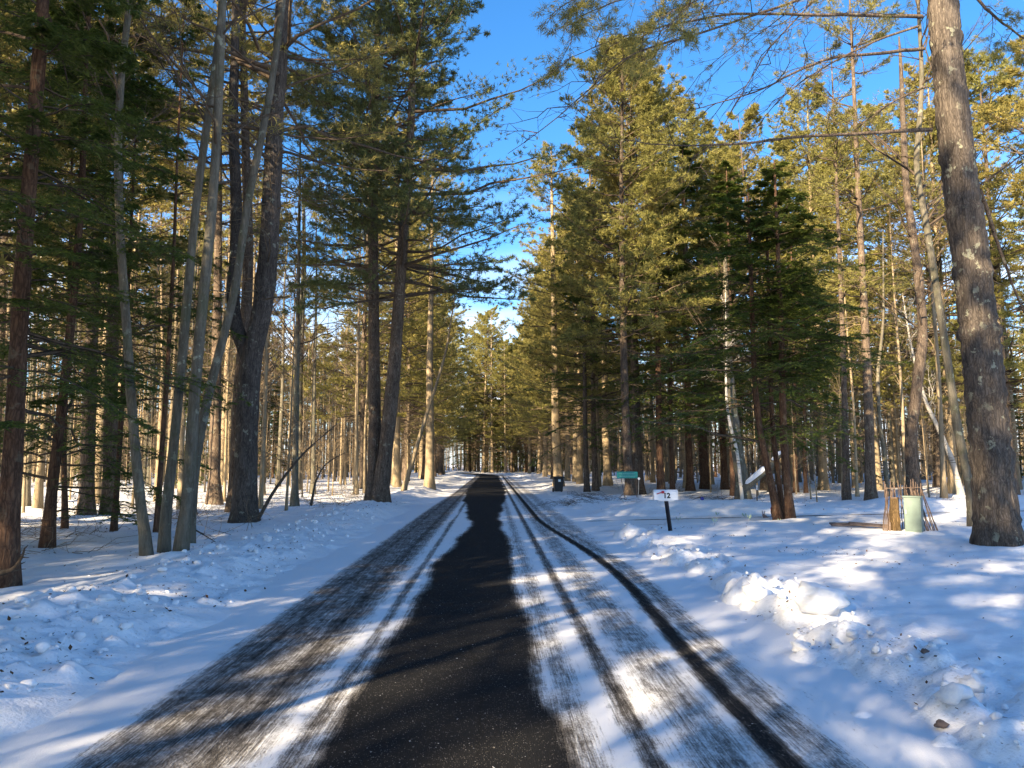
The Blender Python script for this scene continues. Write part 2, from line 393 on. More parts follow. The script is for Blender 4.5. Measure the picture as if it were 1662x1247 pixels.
# road: asphalt sheet with worn snow cover given by its distance from the wheel tracks
def build_road():
    us = np.linspace(-3.25, 3.25, 131)
    vs = np.concatenate([np.linspace(-12, 2, 12)[:-1], np.geomspace(2, 150, 520)])
    U, V = np.meshgrid(us, vs)
    X = road_cx(V) + U
    Z = 0.012 - 0.004 * U ** 2 * 0.5 + 0.006 * fbm(X * 1.5, V * 0.6, 3)
    far = sstep(22, 45, V)
    wn_ = lambda s, k: (vnoise(V * s + k * 31, np.full_like(V, k)) - 0.5)
    fine = lambda k: 0.06 * wn_(1.6, k) + 0.03 * wn_(5.0, k + 1)
    bl = fine(11) - 0.95 + 0.42 * np.exp(-((V - 19) / 6.0) ** 2) - 0.55 * far + 0.16 * wn_(0.5, 1)
    br = fine(16) + 0.32 - 0.12 * np.exp(-((V - 20) / 6.0) ** 2) + 0.45 * far + 0.16 * wn_(0.55, 2) + 0.16 * sstep(5.4, 4.6, V)
    cov = np.full_like(U, 1.0)
    def dip(lo, hi, depth, soft):
        nonlocal cov
        k = sstep(lo - soft, lo + soft, U) * (1 - sstep(hi - soft, hi + soft, U))
        cov = np.minimum(cov, 1 - depth * k)
    dip(-2.25 + 0.2 * far, -1.28, 0.50, 0.14)
    dip(-2.02, -1.90, 0.62, 0.04); dip(-1.58, -1.46, 0.62, 0.04); dip(-1.76, -1.7, 0.58, 0.02); dip(-1.12 + 0.1 * wn_(.3, 8), -1.02, 0.5, 0.05)
    dip(0.42, 0.62 + 0.0 * V, 0.34, 0.1)
    dip(0.80, 0.94, 0.56, 0.04); dip(1.05, 1.45, 0.34, 0.12)
    tr = 1.56 + 0.26 * np.exp(-((V - 11) / 4.5) ** 2) - 0.25 * sstep(14, 22, V)
    dip(tr - 0.08, tr + 0.08, 0.88, 0.05); dip(tr + 0.1, tr + 0.36, 0.40, 0.10)
    dip(1.7 - 0.0 * V, 2.2, 0.32 * sstep(10, 18, V), 0.2)
    dip(bl, br, 1.16, 0.17)
    sh = sstep(2.2, 2.5, np.abs(U)); cov = cov * (1 - sh) + sh * 1.25
    v = np.stack([X, V, Z], -1).reshape(-1, 3)
    nR, nC = U.shape
    ix = np.arange(nR * nC).reshape(nR, nC)
    q = np.stack([ix[:-1, :-1], ix[:-1, 1:], ix[1:, 1:], ix[1:, :-1]], -1).reshape(-1, 4)
    g = Geo(); g.add(v, np.concatenate([q[:, [0, 1, 2]], q[:, [0, 2, 3]]]))
    m = N('asphalt_and_snow')
    A = m.n('Attribute', attribute_name='cover').outputs['Fac']
    UVn = m.n('Attribute', attribute_name='lane').outputs['Vector']
    def sc(s):
        x = m.n('Mapping'); x.inputs['Scale'].default_value = s; m.t.links.new(UVn, x.inputs[0]); return x.outputs[0]
    streak = m.noise(sc((40, 1.1, 1)), 1.0, 5, 0.65)
    patch = m.noise(sc((3.2, 1.6, 1)), 1.0, 5, 0.62)
    grain = m.noise(sc((1, 0.35, 1)), 95.0, 4, 0.75)
    streak2 = m.noise(sc((95, 2.4, 1)), 1.0, 3, 0.6)
    patch2 = m.noise(sc((11, 6, 1)), 1.0, 5, 0.65)
    tread = m.noise(sc((30, 9, 1)), 1.0, 2, 0.5)
    s = m.math('ADD', A, m.math('MULTIPLY', m.math('SUBTRACT', streak, 0.5), 0.55))
    s = m.math('ADD', s, m.math('MULTIPLY', m.math('SUBTRACT', patch, 0.5), 0.45))
    s = m.math('ADD', s, m.math('MULTIPLY', m.math('SUBTRACT', grain, 0.5), 0.75))
    s = m.math('ADD', s, m.math('MULTIPLY', m.math('SUBTRACT', tread, 0.5), 0.25))
    s = m.math('ADD', s, m.math('MULTIPLY', m.math('SUBTRACT', streak2, 0.5), 0.65))
    s = m.math('ADD', s, m.math('MULTIPLY', m.math('SUBTRACT', patch2, 0.5), 0.6))
    s = m.map(s, 0.20, 0.86)
    vf = m.n('TexVoronoi'); m.t.links.new(sc((1, 0.7, 1)), vf.inputs['Vector']); vf.inputs['Scale'].default_value = 85.0; vf.inputs['Randomness'].default_value = 1.0
    rnd = m.n('SeparateColor'); m.t.links.new(vf.outputs['Color'], rnd.inputs[0])
    spark = m.math('MULTIPLY', m.map(vf.outputs['Distance'], 0.34, 0.05), m.map(m.math('ADD', rnd.outputs[0], m.math('MULTIPLY', m.math('SUBTRACT', patch, 0.5), 1.2)), 0.60, 0.68))
    fleck = m.math('MULTIPLY', m.map(m.noise(sc((44, 30, 1)), 1.0, 3, 0.6), 0.63, 0.69), m.map(patch2, 0.42, 0.62, 0.1, 0.9))
    s = m.math('MAXIMUM', s, m.math('MAXIMUM', fleck, m.math('MULTIPLY', spark, 0.55)))
    stone = m.noise(sc((1, 1, 1)), 130.0, 3, 0.7)
    crack = m.vor(sc((0.8, 0.5, 1)), 1.0, 'DISTANCE_TO_EDGE')
    tar = m.mix(m.map(stone, 0.4, 0.75), (0.004, 0.0045, 0.0055), (0.027, 0.027, 0.028))
    tar = m.mix(m.map(crack, 0.0, 0.012, 0.8, 0.0), tar, (0.006, 0.006, 0.006))
    tar = m.mix(m.map(patch, 0.35, 0.7, 0.0, 0.5), tar, (0.014, 0.014, 0.0145))
    col = m.mix(s, tar, m.mix(m.map(s, 0.35, 0.9), (0.34, 0.31, 0.28), (0.87, 0.88, 0.9)))
    rough = m.map(s, 0, 1, 0.85, 0.7)
    hgt = m.math('ADD', m.math('MULTIPLY', s, 0.8), m.math('MULTIPLY', m.math('ADD', stone, grain), 0.2))
    m.bsdf(col, rough, hgt, 0.8, 0.03, 0.12)
    o = g.obj('road', m.m); o['kind'] = 'structure'
    a = o.data.attributes.new('cover', 'FLOAT', 'POINT'); a.data.foreach_set('value', cov.astype(np.float32).ravel())
    a = o.data.attributes.new('lane', 'FLOAT_VECTOR', 'POINT'); a.data.foreach_set('vector', np.stack([U, V, 0 * U], -1).astype(np.float32).ravel())
    # driveway: packed snow with two faint wheel tracks
    t = np.geomspace(1, 40, 140) + 0.9
    lat = np.linspace(-2.2, 2.2, 60)
    T, Lq = np.meshgrid(t, lat)
    X2 = T; Y2 = drive_y(T) + Lq
    Z2 = 0.014 + 0.006 * fbm(X2 * 2, Y2 * 2, 3) - 0.012 * (np.exp(-((Lq + 0.75) / 0.12) ** 2) + np.exp(-((Lq - 0.75) / 0.12) ** 2))
    Z2 = np.where(T < 2.4, Z2 - 0.03 * (2.4 - T), Z2)
    cov2 = 1.25 - 1.15 * (np.exp(-((Lq + 0.85) / 0.12) ** 2) + np.exp(-((Lq - 0.85) / 0.12) ** 2)) * (0.45 + 0.55 * vnoise(T * 1.3, Lq * 0))
    v = np.stack([X2, Y2, Z2], -1).reshape(-1, 3)
    nR, nC = T.shape
    ix = np.arange(nR * nC).reshape(nR, nC)
    q = np.stack([ix[:-1, :-1], ix[:-1, 1:], ix[1:, 1:], ix[1:, :-1]], -1).reshape(-1, 4)
    g = Geo(); g.add(v, np.concatenate([q[:, [0, 1, 2]], q[:, [0, 2, 3]]]))
    o = g.obj('driveway', m.m); o['kind'] = 'structure'
    a = o.data.attributes.new('cover', 'FLOAT', 'POINT'); a.data.foreach_set('value', cov2.astype(np.float32).ravel())
    a = o.data.attributes.new('lane', 'FLOAT_VECTOR', 'POINT'); a.data.foreach_set('vector', np.stack([Lq, T, 0 * T], -1).astype(np.float32).ravel())
build_road()

# ------------------------------------------------------------------ trees
def empty(name, loc, label, cat, group=None, rz=0.0):
    e = bpy.data.objects.new(name, None); COL.objects.link(e)
    e.location = loc; e.rotation_euler = (0, 0, rz); e.empty_display_size = 0.3
    e['label'] = label; e['category'] = cat
    if group: e['group'] = group
    return e

def stuff(o):
    o['kind'] = 'stuff'; return o

def spline(pts, n):
    pts = np.asarray(pts, float)
    d = np.r_[0, np.cumsum(np.linalg.norm(np.diff(pts, axis=0), axis=1))]
    t = np.linspace(0, d[-1], n)
    k = np.stack([np.interp(t, d, pts[:, i]) for i in range(3)], 1)
    for _ in range(2):
        k[1:-1] = 0.25 * k[:-2] + 0.5 * k[1:-1] + 0.25 * k[2:]
    return k

def trunk_geo(path, r0, sides=12, n=40, tip=0.12, flare=0.35, rng=None, whorl=0.0, tp=0.85):
    P = spline(path, n)
    s = np.linspace(0, 1, n)
    z = P[:, 2] - P[0, 2]
    R = r0 * (tip + (1 - tip) * (1 - s) ** tp) * (1 + flare * np.exp(-z / 0.35))
    if rng is not None: R *= 1 + 0.03 * rng.normal(size=n)
    P = P.copy(); P[0, 2] -= 0.25
    g = Geo(); tubes(g, P, R, sides)
    V = g.v[0]
    ang = np.tile(np.arange(sides), n) * 2 * math.pi / sides
    ring = np.repeat(np.arange(n), sides)
    ph = rng.rand() * 6 if rng is not None else 0
    f = 1 + 0.05 * np.sin(3 * ang + ph + ring * 0.07) + 0.10 * np.exp(-z[ring] / 0.5) * np.sin(5 * ang + ph)
    if whorl:
        ca, sa = np.cos(ang) * 3, np.sin(ang) * 3
        rid = lambda q, w: np.abs(vnoise(ca * q + 0.4 * z[ring] + 50, sa * q + 90 + z[ring] * w) - 0.5) * 2
        f = f + 0.06 * rid(2.6, 1.3) + 0.04 * rid(5.0, 3.0) + 0.02 * rid(9.0, 7.0) - 0.06
        for zw in np.arange(1.6, z[-1], 1.15):
            f = f + whorl * np.exp(-((z[ring] - zw) / 0.09) ** 2) * (0.2 + vnoise(ang * 1.2 + zw * 5, zw + 0 * ang))
    C = P[ring]
    g.v[0] = C + (V - C) * f[:, None]
    return g, P, R

def pathfun(P):
    z = P[:, 2]
    def fn(h):
        return np.stack([np.interp(h, z, P[:, 0]), np.interp(h, z, P[:, 1]), h], -1)
    return fn

def pine_crown(rng, fn, H, lo, rad, nb, K=9, J=4, tuft=2, k=6, nl=0.13, nw=0.018, dead=30, dead_lo=0.08, asym=None, top=1.0, dead_len=1.0, deadtw=4):
    """branches and needles of a white pine; lo = height of the lowest live branch"""
    gb, gn, gd = Geo(), Geo(), Geo()
    hs = lo + (H * 0.985 - lo) * np.sort(rng.rand(nb)) ** 0.95
    hs = np.round(hs / 0.55) * 0.55 + rng.normal(size=nb) * 0.09
    hs = np.clip(hs, lo * 0.9, H * 0.985)
    s = (hs - lo) / (H - lo)
    az = rng.rand(nb) * 2 * math.pi
    L = rad * (0.30 + 0.95 * np.sqrt(np.clip(1 - s, 0, 1)) * (0.75 + 0.25 * np.sin(np.clip(s * 3 + 0.4, 0, 1.57)))) * (0.6 + 0.6 * rng.rand(nb))
    L *= np.where(s > 0.85, 0.75, 1.0)
    if asym is not None: L *= 1 + asym[1] * np.cos(az - asym[0])
    el = np.radians(-4 + 48 * s ** 1.3 + rng.normal(size=nb) * 8)
    P = grow(rng, fn(hs), az, el, L, 7, 0.06 + 0.10 * rng.rand(nb), 0.05)
    t7 = np.linspace(1, 0.12, 7)[None]
    tubes(gb, P, (0.012 * L[:, None] + 0.004) * t7, 4)
    Q, QL = side(rng, P, K, 0.28, 1.0, 52, lambda t: 0.38 * (1.12 - t), 3, 0.16, -0.12)
    tubes(gb, Q, (0.006 + 0 * QL)[:, None] * np.array([[1, 0.7, 0.35]]), 3)
    S, SL = side(rng, Q, J, 0.15, 1.0, 45, lambda t: 0.5 * (1.1 - 0.6 * t), 2, 0.25, -0.1)
    ends = np.concatenate([S, Q[:, 1:], P[:, -2:]])
    tt = np.linspace(0.35, 1.0, tuft)
    pos = (ends[:, 0][:, None] * (1 - tt[None, :, None]) + ends[:, -1][:, None] * tt[None, :, None]).reshape(-1, 3)
    D = np.repeat(unit(ends[:, -1] - ends[:, 0]), tuft, 0)
    n = len(pos)
    pos = np.repeat(pos, k, 0) + rng.normal(size=(n * k, 3)) * 0.025
    D = np.repeat(D, k, 0) * 0.75 + rng.normal(size=(n * k, 3)) * 0.62 + np.array([0, 0, 0.12])
    blades(gn, pos, D, nl * (0.7 + 0.6 * rng.rand(n * k)), nw * (0.7 + 0.6 * rng.rand(n * k)), rng)
    h = S[:, 0] ; blades(gb, S[:, 0], S[:, -1] - S[:, 0], SL, np.full(len(S), 0.012), rng)
    if dead:
        hd = H * dead_lo + (lo * 1.15 - H * dead_lo) * rng.rand(dead)
        ad = rng.rand(dead) * 2 * math.pi
        Ld = dead_len * (0.5 + 2.2 * rng.rand(dead) ** 1.3) * (0.5 + 0.6 * hd / max(lo, 0.1))
        Pd = grow(rng, fn(hd), ad, np.radians(rng.normal(size=dead) * 12 + 3), Ld, 6, -0.10 + 0.14 * rng.rand(dead), 0.10)
        tubes(gd, Pd, (0.007 * Ld[:, None] + 0.005) * np.linspace(1, 0.2, 6)[None], 3)
        Qd, qd = side(rng, Pd, deadtw, 0.25, 0.98, 48, lambda t: 0.35 * (1.15 - t), 3, 0.3)
        tubes(gd, Qd, 0.005 * np.ones((len(Qd), 1)) * np.array([[1, 0.8, 0.4]]), 3)
        Sd, sd = side(rng, Qd, 2, 0.3, 0.95, 40, lambda t: 0.5 * (1.1 - t), 2, 0.35)
        blades(gd, Sd[:, 0], Sd[:, -1] - Sd[:, 0], sd, np.full(len(Sd), 0.011), rng)
    return gb, gn, gd

def hemlock_crown(rng, fn, H, lo, rad, nb, K=12, J=6, k=4, nl=0.085, nw=0.03, sag=0.25, asym=None):
    gb, gn = Geo(), Geo()
    hs = lo + (H * 0.98 - lo) * rng.rand(nb) ** 0.9
    s = (hs - lo) / (H - lo)
    az = rng.rand(nb) * 2 * math.pi
    L = (rad * (1 - s) ** 0.75 + 0.25) * (0.55 + 0.6 * rng.rand(nb))
    if asym is not None: L *= 1 + asym[1] * np.cos(az - asym[0])
    el = np.radians(2 + 26 * s + rng.normal(size=nb) * 8)
    P = grow(rng, fn(hs), az, el, L, 7, -sag * (0.6 + 0.6 * rng.rand(nb)), 0.05)
    tubes(gb, P, (0.009 * L[:, None] + 0.003) * np.linspace(1, 0.15, 7)[None], 3)
    Q, QL = side(rng, P, K, 0.16, 1.0, 55, lambda t: 0.42 * (1.1 - t), 3, 0.10, 0.18)
    tubes(gb, Q, 0.004 * np.ones((len(Q), 1)) * np.array([[1, 0.7, 0.4]]), 3)
    S, SL = side(rng, Q, J, 0.1, 1.0, 48, lambda t: 0.42 * (1.1 - 0.7 * t), 2, 0.12, 0.1)
    S = np.concatenate([S, Q[:, 1:], Q[:, :2]]); 
    d = unit(S[:, -1] - S[:, 0])
    perp = unit(np.cross(np.array([0, 0, 1.0]), d) + 1e-6)
    tt = (np.arange(k) + 0.5) / k
    M = len(S)
    pos = S[:, 0][:, None] * (1 - tt[None, :, None]) + S[:, -1][:, None] * tt[None, :, None]
    sg = np.where(np.arange(k) % 2, 1.0, -1.0)[None, :, None]
    D = d[:, None] * 0.8 + perp[:, None] * sg * 0.75 + rng.normal(size=(M, k, 3)) * 0.22
    pos = pos.reshape(-1, 3); D = unit(D.reshape(-1, 3))
    sd = unit(np.cross(D, np.array([0, 0, 1.0]) + rng.normal(size=D.shape) * 0.35))
    n = len(pos)
    blades(gn, pos, D, nl * (0.7 + 0.7 * rng.rand(n)), nw * (0.7 + 0.6 * rng.rand(n)), rng, sd)
    return gb, gn

def bare_crown(rng, fn, H, lo, rad, nb, K=6, J=5, up=40, r=0.02):
    gb = Geo()
    hs = lo + (H * 0.98 - lo) * rng.rand(nb)
    s = (hs - lo) / (H - lo)
    az = rng.rand(nb) * 2 * math.pi
    L = (rad * (1 - 0.75 * s)) * (0.6 + 0.6 * rng.rand(nb))
    P = grow(rng, fn(hs), az, np.radians(up + rng.normal(size=nb) * 12), L, 6, 0.12, 0.08)
    tubes(gb, P, (r * L[:, None] * 0.45 + 0.004) * np.linspace(1, 0.2, 6)[None], 4)
    Q, q = side(rng, P, K, 0.2, 1.0, 42, lambda t: 0.48 * (1.15 - t), 4, 0.3, -0.15)
    tubes(gb, Q, 0.0065 * np.ones((len(Q), 1)) * np.array([[1, 0.8, 0.6, 0.3]]), 3)
    S, sl = side(rng, Q, J, 0.15, 1.0, 40, lambda t: 0.5 * (1.1 - 0.7 * t), 3, 0.35)
    tubes(gb, S, 0.0042 * np.ones((len(S), 1)) * np.array([[1, 0.7, 0.4]]), 3)
    return gb

def px_path(pts, Y, H=None):
    """world centre line from photo pixels at ground distance Y; if H, keep going up to that height"""
    w = np.array([W(x, y, Y) for x, y in pts])
    base = w[0].copy(); base[2] = gz(base[0], base[1])
    w[0] = base
    if H and w[-1, 2] < H:
        d = unit(w[-1] - w[max(0, len(w) - 3)]); d = unit(d * np.array([0.5, 0.5, 1.0]))
        w = np.vstack([w, w[-1] + d * (H - w[-1, 2]) / d[2]])
    return base, w - base

SEED = [100]
def hero(name, label, pts, Y, wpx, H, bk, kind, group=None, cat='tree', sides=12, n=40, tip=0.12, limbs=None, whorl=0, flare=0.6, tp=0.85, leaf=None, **kw):
    SEED[0] += 1
    rng = np.random.RandomState(SEED[0])
    base, path = px_path(pts, Y, H)
    H = path[-1, 2]
    root = empty(name, base, label, cat, group)
    g, P, R = trunk_geo(path, wpx * Y / F_PX / 2, sides, n, tip, flare, rng, whorl, tp)
    tr = g.obj('trunk', bk, root)
    fn = pathfun(P)
    if kind == 'pine':
        gb, gn, gd = pine_crown(rng, fn, H, **kw)
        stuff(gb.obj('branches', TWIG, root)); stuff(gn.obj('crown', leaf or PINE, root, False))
        if gd.v: stuff(gd.obj('dead_branches', TWIG_PALE, root))
    elif kind == 'hemlock':
        gb, gn = hemlock_crown(rng, fn, H, **kw)
        stuff(gb.obj('branches', TWIG, root)); stuff(gn.obj('crown', leaf or HEMLOCK, root, False))
    elif kind == 'bare':
        stuff(bare_crown(rng, fn, H, **kw).obj('crown', bk if bk is BARK_BIRCH else TWIG, root))
    return root, base, P

# --- named trees on the left of the road
NEARP = dict(K=9, J=4, tuft=2, k=6, nl=0.14, nw=0.022)
hero('hemlock_tree', 'reddish-brown hemlock trunk with dark drooping sprays nearest the left snowbank', [(6, 968), (14, 850), (24, 700), (33, 500), (48, 300), (64, 100), (74, -60)], 9.2, 31, 15.0, BARK_RED, 'hemlock', lo=1.8, rad=2.5, nb=130, asym=(2.2, 0.45), K=13, J=6, k=6, nl=0.075, nw=0.026)
hero('hemlock_tree', 'young hemlock with low feathery boughs beside the reddish trunk', [(77, 890), (84, 800), (103, 640), (116, 520), (132, 330), (140, 100)], 13.6, 17, 13.0, BARK_RED, 'hemlock', lo=0.6, rad=2.5, nb=130, asym=(2.0, 0.35), K=12, J=6, k=6, nl=0.085, nw=0.028)
hero('hemlock_tree', 'thin dark hemlock pole standing between the young hemlock and the paired broad trunks', [(106, 858), (103, 720), (112, 500), (118, 200)], 17.5, 9, 13.0, BARK_RED, 'hemlock', lo=2.2, rad=2.6, nb=80, K=10, J=5, k=5, nl=0.1, nw=0.034)
hero('pine_tree', 'broad dark trunk, left one of a close pair behind the grey stems', [(140, 845), (146, 640), (152, 480), (166, 250), (176, 0)], 20.5, 22, 23.0, BARK_PINE, 'pine', lo=10, rad=3.2, nb=50, dead=45, **NEARP)
hero('pine_tree', 'broad dark trunk, right one of a close pair behind the grey stems', [(177, 843), (180, 640), (184, 480), (194, 250), (203, 0)], 21, 23, 24.0, BARK_PINE, 'pine', lo=9, rad=3.4, nb=55, dead=45, **NEARP)
hero('hemlock_tree', 'slim dark hemlock just left of the nearest curved grey stem', [(184, 862), (192, 760), (199, 640), (208, 480), (216, 300)], 17, 9, 12.0, BARK_RED, 'hemlock', lo=2.4, rad=2.6, nb=90, K=10, J=5, k=5, nl=0.1, nw=0.034)
hero('maple_tree', 'curved grey stem, leftmost of the clustered stems by the left snowbank', [(240, 922), (236, 880), (226, 800), (213, 650), (204, 500), (196, 400), (191, 250), (196, 120), (212, 0)], 11.6, 16, 15.0, BARK_GREY, 'bare', lo=6, rad=2.6, nb=18, tp=0.5)
hero('maple_tree', 'straight grey stem in the middle of the clustered stems by the left snowbank', [(266, 914), (264, 860), (276, 780), (290, 640), (302, 500), (318, 330), (336, 200), (352, 90), (362, 0)], 12.1, 16, 16.0, BARK_GREY, 'bare', lo=6, rad=2.6, nb=18, tp=0.5)
hero('maple_tree', 'pale lichened stem with swollen foot, rightmost of the clustered stems by left snowbank', [(291, 916), (296, 880), (306, 800), (315, 640), (328, 500), (345, 330), (353, 200), (359, 40)], 11.8, 19, 15.5, BARK_GREY, 'bare', lo=6, rad=2.6, nb=18, tp=0.45, flare=0.5)
hero('maple_tree', 'leaning grey stem rising from the cluster towards the forked trunk', [(306, 878), (316, 745), (335, 650), (360, 556), (383, 470), (398, 350), (418, 250), (434, 180), (452, 60)], 13.4, 16, 16.0, BARK_GREY, 'bare', lo=7, rad=2.4, nb=16, tp=0.5)
hero('hemlock_tree', 'thin reddish pole behind the clustered grey stems', [(254, 868), (262, 740), (272, 600), (282, 420), (288, 250)], 16.5, 9, 13.0, BARK_RED, 'hemlock', lo=3.0, rad=1.7, nb=45, K=9, J=5, k=4)
root, base, P = hero('forked_pine', 'massive old pine whose trunk forks above head height on the left roadside', [(397, 852), (398, 760), (401, 660), (408, 575), (426, 505), (436, 410), (442, 300), (447, 190), (454, 110), (460, 0)], 19.0, 37, 24.0, BARK_BIGPINE, 'pine', sides=20, n=70, whorl=0.1, tp=0.6, lo=9.5, rad=4.2, nb=60, dead=46, dead_len=1.4, deadtw=7, dead_lo=0.22, **NEARP)
g = Geo(); pp = np.array([W(x, y, 19.0) for x, y in [(408, 600), (396, 560), (380, 532), (377, 480), (383, 420), (384, 330), (378, 200), (382, 60), (384, -150)]]) - base
tubes(g, spline(pp, 40), np.linspace(0.19, 0.08, 40), 12); g.obj('forked_limb', BARK_BIGPINE, root)
hero('pine_tree', 'straight dark pine hidden close behind the forked trunk', [(381, 836), (388, 640), (402, 480), (403, 380), (399, 250), (395, 100), (393, 0)], 22, 22, 24, BARK_PINE, 'pine', lo=10, rad=3.4, nb=55, dead=50, dead_len=1.3, **NEARP)
hero('pine_tree', 'dark straight pine, left one of the twin roadside pines', [(606, 821), (609, 740), (607, 600), (606, 450), (606, 300), (610, 150), (613, 30)], 27.6, 23, 25, BARK_PINE, 'pine', lo=8.6, rad=4.0, nb=115, K=11, J=5, tuft=2, k=10, nl=0.15, nw=0.026, leaf=PINE_SHADED, dead=36, dead_len=1.3, dead_lo=0.15)
hero('pine_tree', 'slanting dark pine, right one of the twin roadside pines', [(616, 818), (628, 720), (640, 600), (650, 450), (657, 350), (664, 260), (669, 150), (671, 0)], 27.2, 25, 24, BARK_PINE, 'pine', lo=7.4, rad=4.6, nb=130, K=11, J=5, tuft=2, k=10, nl=0.15, nw=0.026, leaf=PINE_SHADED, dead=30, dead_len=1.3, dead_lo=0.15, asym=(0.0, 0.15))
hero('hardwood_tree', 'pale slanting sapling leaning over the left verge beyond the twin pines', [(654, 806), (672, 740), (690, 680), (708, 625), (724, 570)], 36, 8, 10.5, BARK_PALE, 'bare', lo=5, rad=1.6, nb=12)
hero('hardwood_tree', 'upright sunlit trunk just past the slanting sapling on the left verge', [(697, 795), (698, 700), (697, 600), (700, 450)], 42, 15, 19, BARK_PALE, 'pine', lo=10, rad=2.6, nb=40, dead=34, K=8, J=4, tuft=2, k=5, nl=0.16, nw=0.03)

# --- named trees on the right of the road
root, big_base, P = hero('old_pine', 'thick lichen-spotted pine trunk standing at the right edge of the yard', [(1623, 893), (1613, 790), (1602, 680), (1590, 560), (1577, 430), (1562, 310), (1548, 200), (1536, 90), (1529, 0), (1518, -160)], 13.6, 61, 22, BARK_BIGPINE, 'pine', sides=110, n=280, whorl=0.16, tp=0.5, lo=13.5, rad=4.0, nb=46, dead=4, dead_lo=0.45, flare=0.28, **NEARP)
rngb = np.random.RandomState(5)
limbs = [([(1512, 212), (1400, 219), (1300, 223), (1200, 236), (1110, 239), (1050, 234), (985, 222)], 13.6, 11.5, 0.055, 0, 8),
         ([(1500, 79), (1426, 88), (1358, 90), (1300, 112), (1267, 130), (1219, 154), (1156, 171), (1100, 186)], 13.6, 11.0, 0.05, 0, 12),
         ([(1496, 26), (1397, 22), (1325, 22), (1204, 19), (1137, 29), (1070, 41), (1000, 62), (930, 95)], 13.5, 10.5, 0.055, 2, 14),
         ([(1490, 43), (1426, 63), (1358, 100), (1291, 140), (1255, 175), (1215, 230)], 13.5, 12.0, 0.035, 0, 10),
         ([(1500, -40), (1380, -30), (1240, 20), (1120, 60), (1025, 86), (989, 118), (949, 158), (886, 209), (823, 251)], 13.4, 9.5, 0.045, 0, 16),
         ([(1500, -110), (1330, -60), (1180, -25), (1040, -10), (960, 20), (890, 60)], 13.4, 10.5, 0.05, 3, 14),
         ([(1500, -90), (1340, -20), (1247, 77), (1195, 168), (1156, 240), (1110, 310)], 13.4, 11.5, 0.03, 0, 10),
         ([(1505, 140), (1450, 165), (1400, 200), (1360, 250)], 13.6, 14.6, 0.03, 0, 8),
         ([(1555, -40), (1610, 20), (1660, 60), (1740, 90)], 13.6, 14.5, 0.05, 3, 10),
         ([(1590, 308), (1612, 370), (1640, 450), (1668, 520), (1700, 600)], 13.9, 15.5, 0.06, 0, 4),
         ([(1500, -160), (1420, -120), (1330, -80), (1230, -40), (1110, 0), (1060, 60)], 13.3, 9.0, 0.05, 3, 14),
         ([(1500, -150), (1380, -150), (1250, -90), (1130, -60), (1000, -40), (920, -8)], 13.3, 10.0, 0.05, 3, 14)]
gl, gk = Geo(), Geo()
for pts, Ya, Yb, r0, leafy, K in limbs:
    Ys = np.linspace(Ya, Yb, len(pts))
    w = spline(np.array([W(x, y, yy) for (x, y), yy in zip(pts, Ys)]) - big_base, 26)
    w += np.cumsum(rngb.normal(size=w.shape), 0) * 0.006
    tubes(gl, w, 0.72 * r0 * np.linspace(1, 0.12, 26), 7)
    Q, q = side(rngb, w[None], K, 0.22, 1.0, 46, lambda t: 0.26 * (1.2 - t), 5, 0.35, 0.05)
    tubes(gl, Q, 0.010 * np.ones((len(Q), 1)) * np.linspace(1, .3, 5)[None], 3)
    S, s_ = side(rngb, Q, 6, 0.15, 1.0, 42, lambda t: 0.42 * (1.1 - 0.7 * t), 3, 0.4)
    tubes(gl, S, 0.0045 * np.ones((len(S), 1)) * np.linspace(1, .5, 3)[None], 3)
    if leafy:
        E, e_ = side(rngb, S, 5, 0.2, 1.0, 40, lambda t: 0.45 + 0 * t, 2, 0.4)
        E = np.concatenate([E, S[:, 1:], Q[:, -2:]])
        E = E[E[:, 0, 0] < -1.2] if leafy == 2 else E
        k = 15; n = len(E)
        pos = np.repeat(E[:, -1], k, 0) + rngb.normal(size=(n * k, 3)) * 0.02
        D = np.repeat(unit(E[:, -1] - E[:, 0]), k, 0) * 0.75 + rngb.normal(size=(n * k, 3)) * 0.5
        blades(gk, pos, D, 0.10 * (0.7 + 0.6 * rngb.rand(n * k)), np.full(n * k, 0.009), rngb)
stuff(gl.obj('limbs', BARK_PINE, root)); stuff(gk.obj('overhanging_needles', PINE, root, False))

hero('hardwood_tree', 'slender curving hardwood just left of the thick lichened pine', [(1582, 865), (1575, 790), (1554, 700), (1540, 600), (1525, 500), (1506, 380), (1491, 300), (1484, 262), (1492, 215), (1497, 120), (1490, 0)], 17.2, 14, 15, BARK_GREY, 'bare', lo=6.3, rad=3.4, nb=22, tp=0.6)
hero('hardwood_tree', 'dark twin-stemmed hardwood behind the stick fence', [(1484, 800), (1476, 720), (1490, 610), (1499, 545), (1490, 440), (1470, 300), (1462, 100)], 27, 19, 18, BARK_PINE, 'bare', lo=6, rad=3.6, nb=26, tp=0.6)
hero('pine_tree', 'straight grey pine standing behind the driveway left of the stick fence', [(1413, 809), (1411, 700), (1407, 600), (1400, 450), (1392, 300), (1384, 100)], 29, 16, 22, BARK_PINE, 'pine', lo=8, rad=3.0, nb=46, dead=30, K=8, J=4, tuft=2, k=5, nl=0.15, nw=0.024)
hero('hardwood_tree', 'thin bowed stem close to the right of the straight grey pine', [(1441, 808), (1436, 740), (1427, 684), (1424, 610), (1434, 520)], 29, 8, 11, BARK_GREY, 'bare', lo=4, rad=2.2, nb=14)
hero('pine_tree', 'dark slim pine standing left of the straight grey pine behind the driveway', [(1374, 805), (1372, 700), (1368, 560), (1362, 400)], 30, 11, 19, BARK_PINE, 'pine', lo=7, rad=2.4, nb=40, dead=26, K=8, J=4, tuft=2, k=5, nl=0.15, nw=0.024)
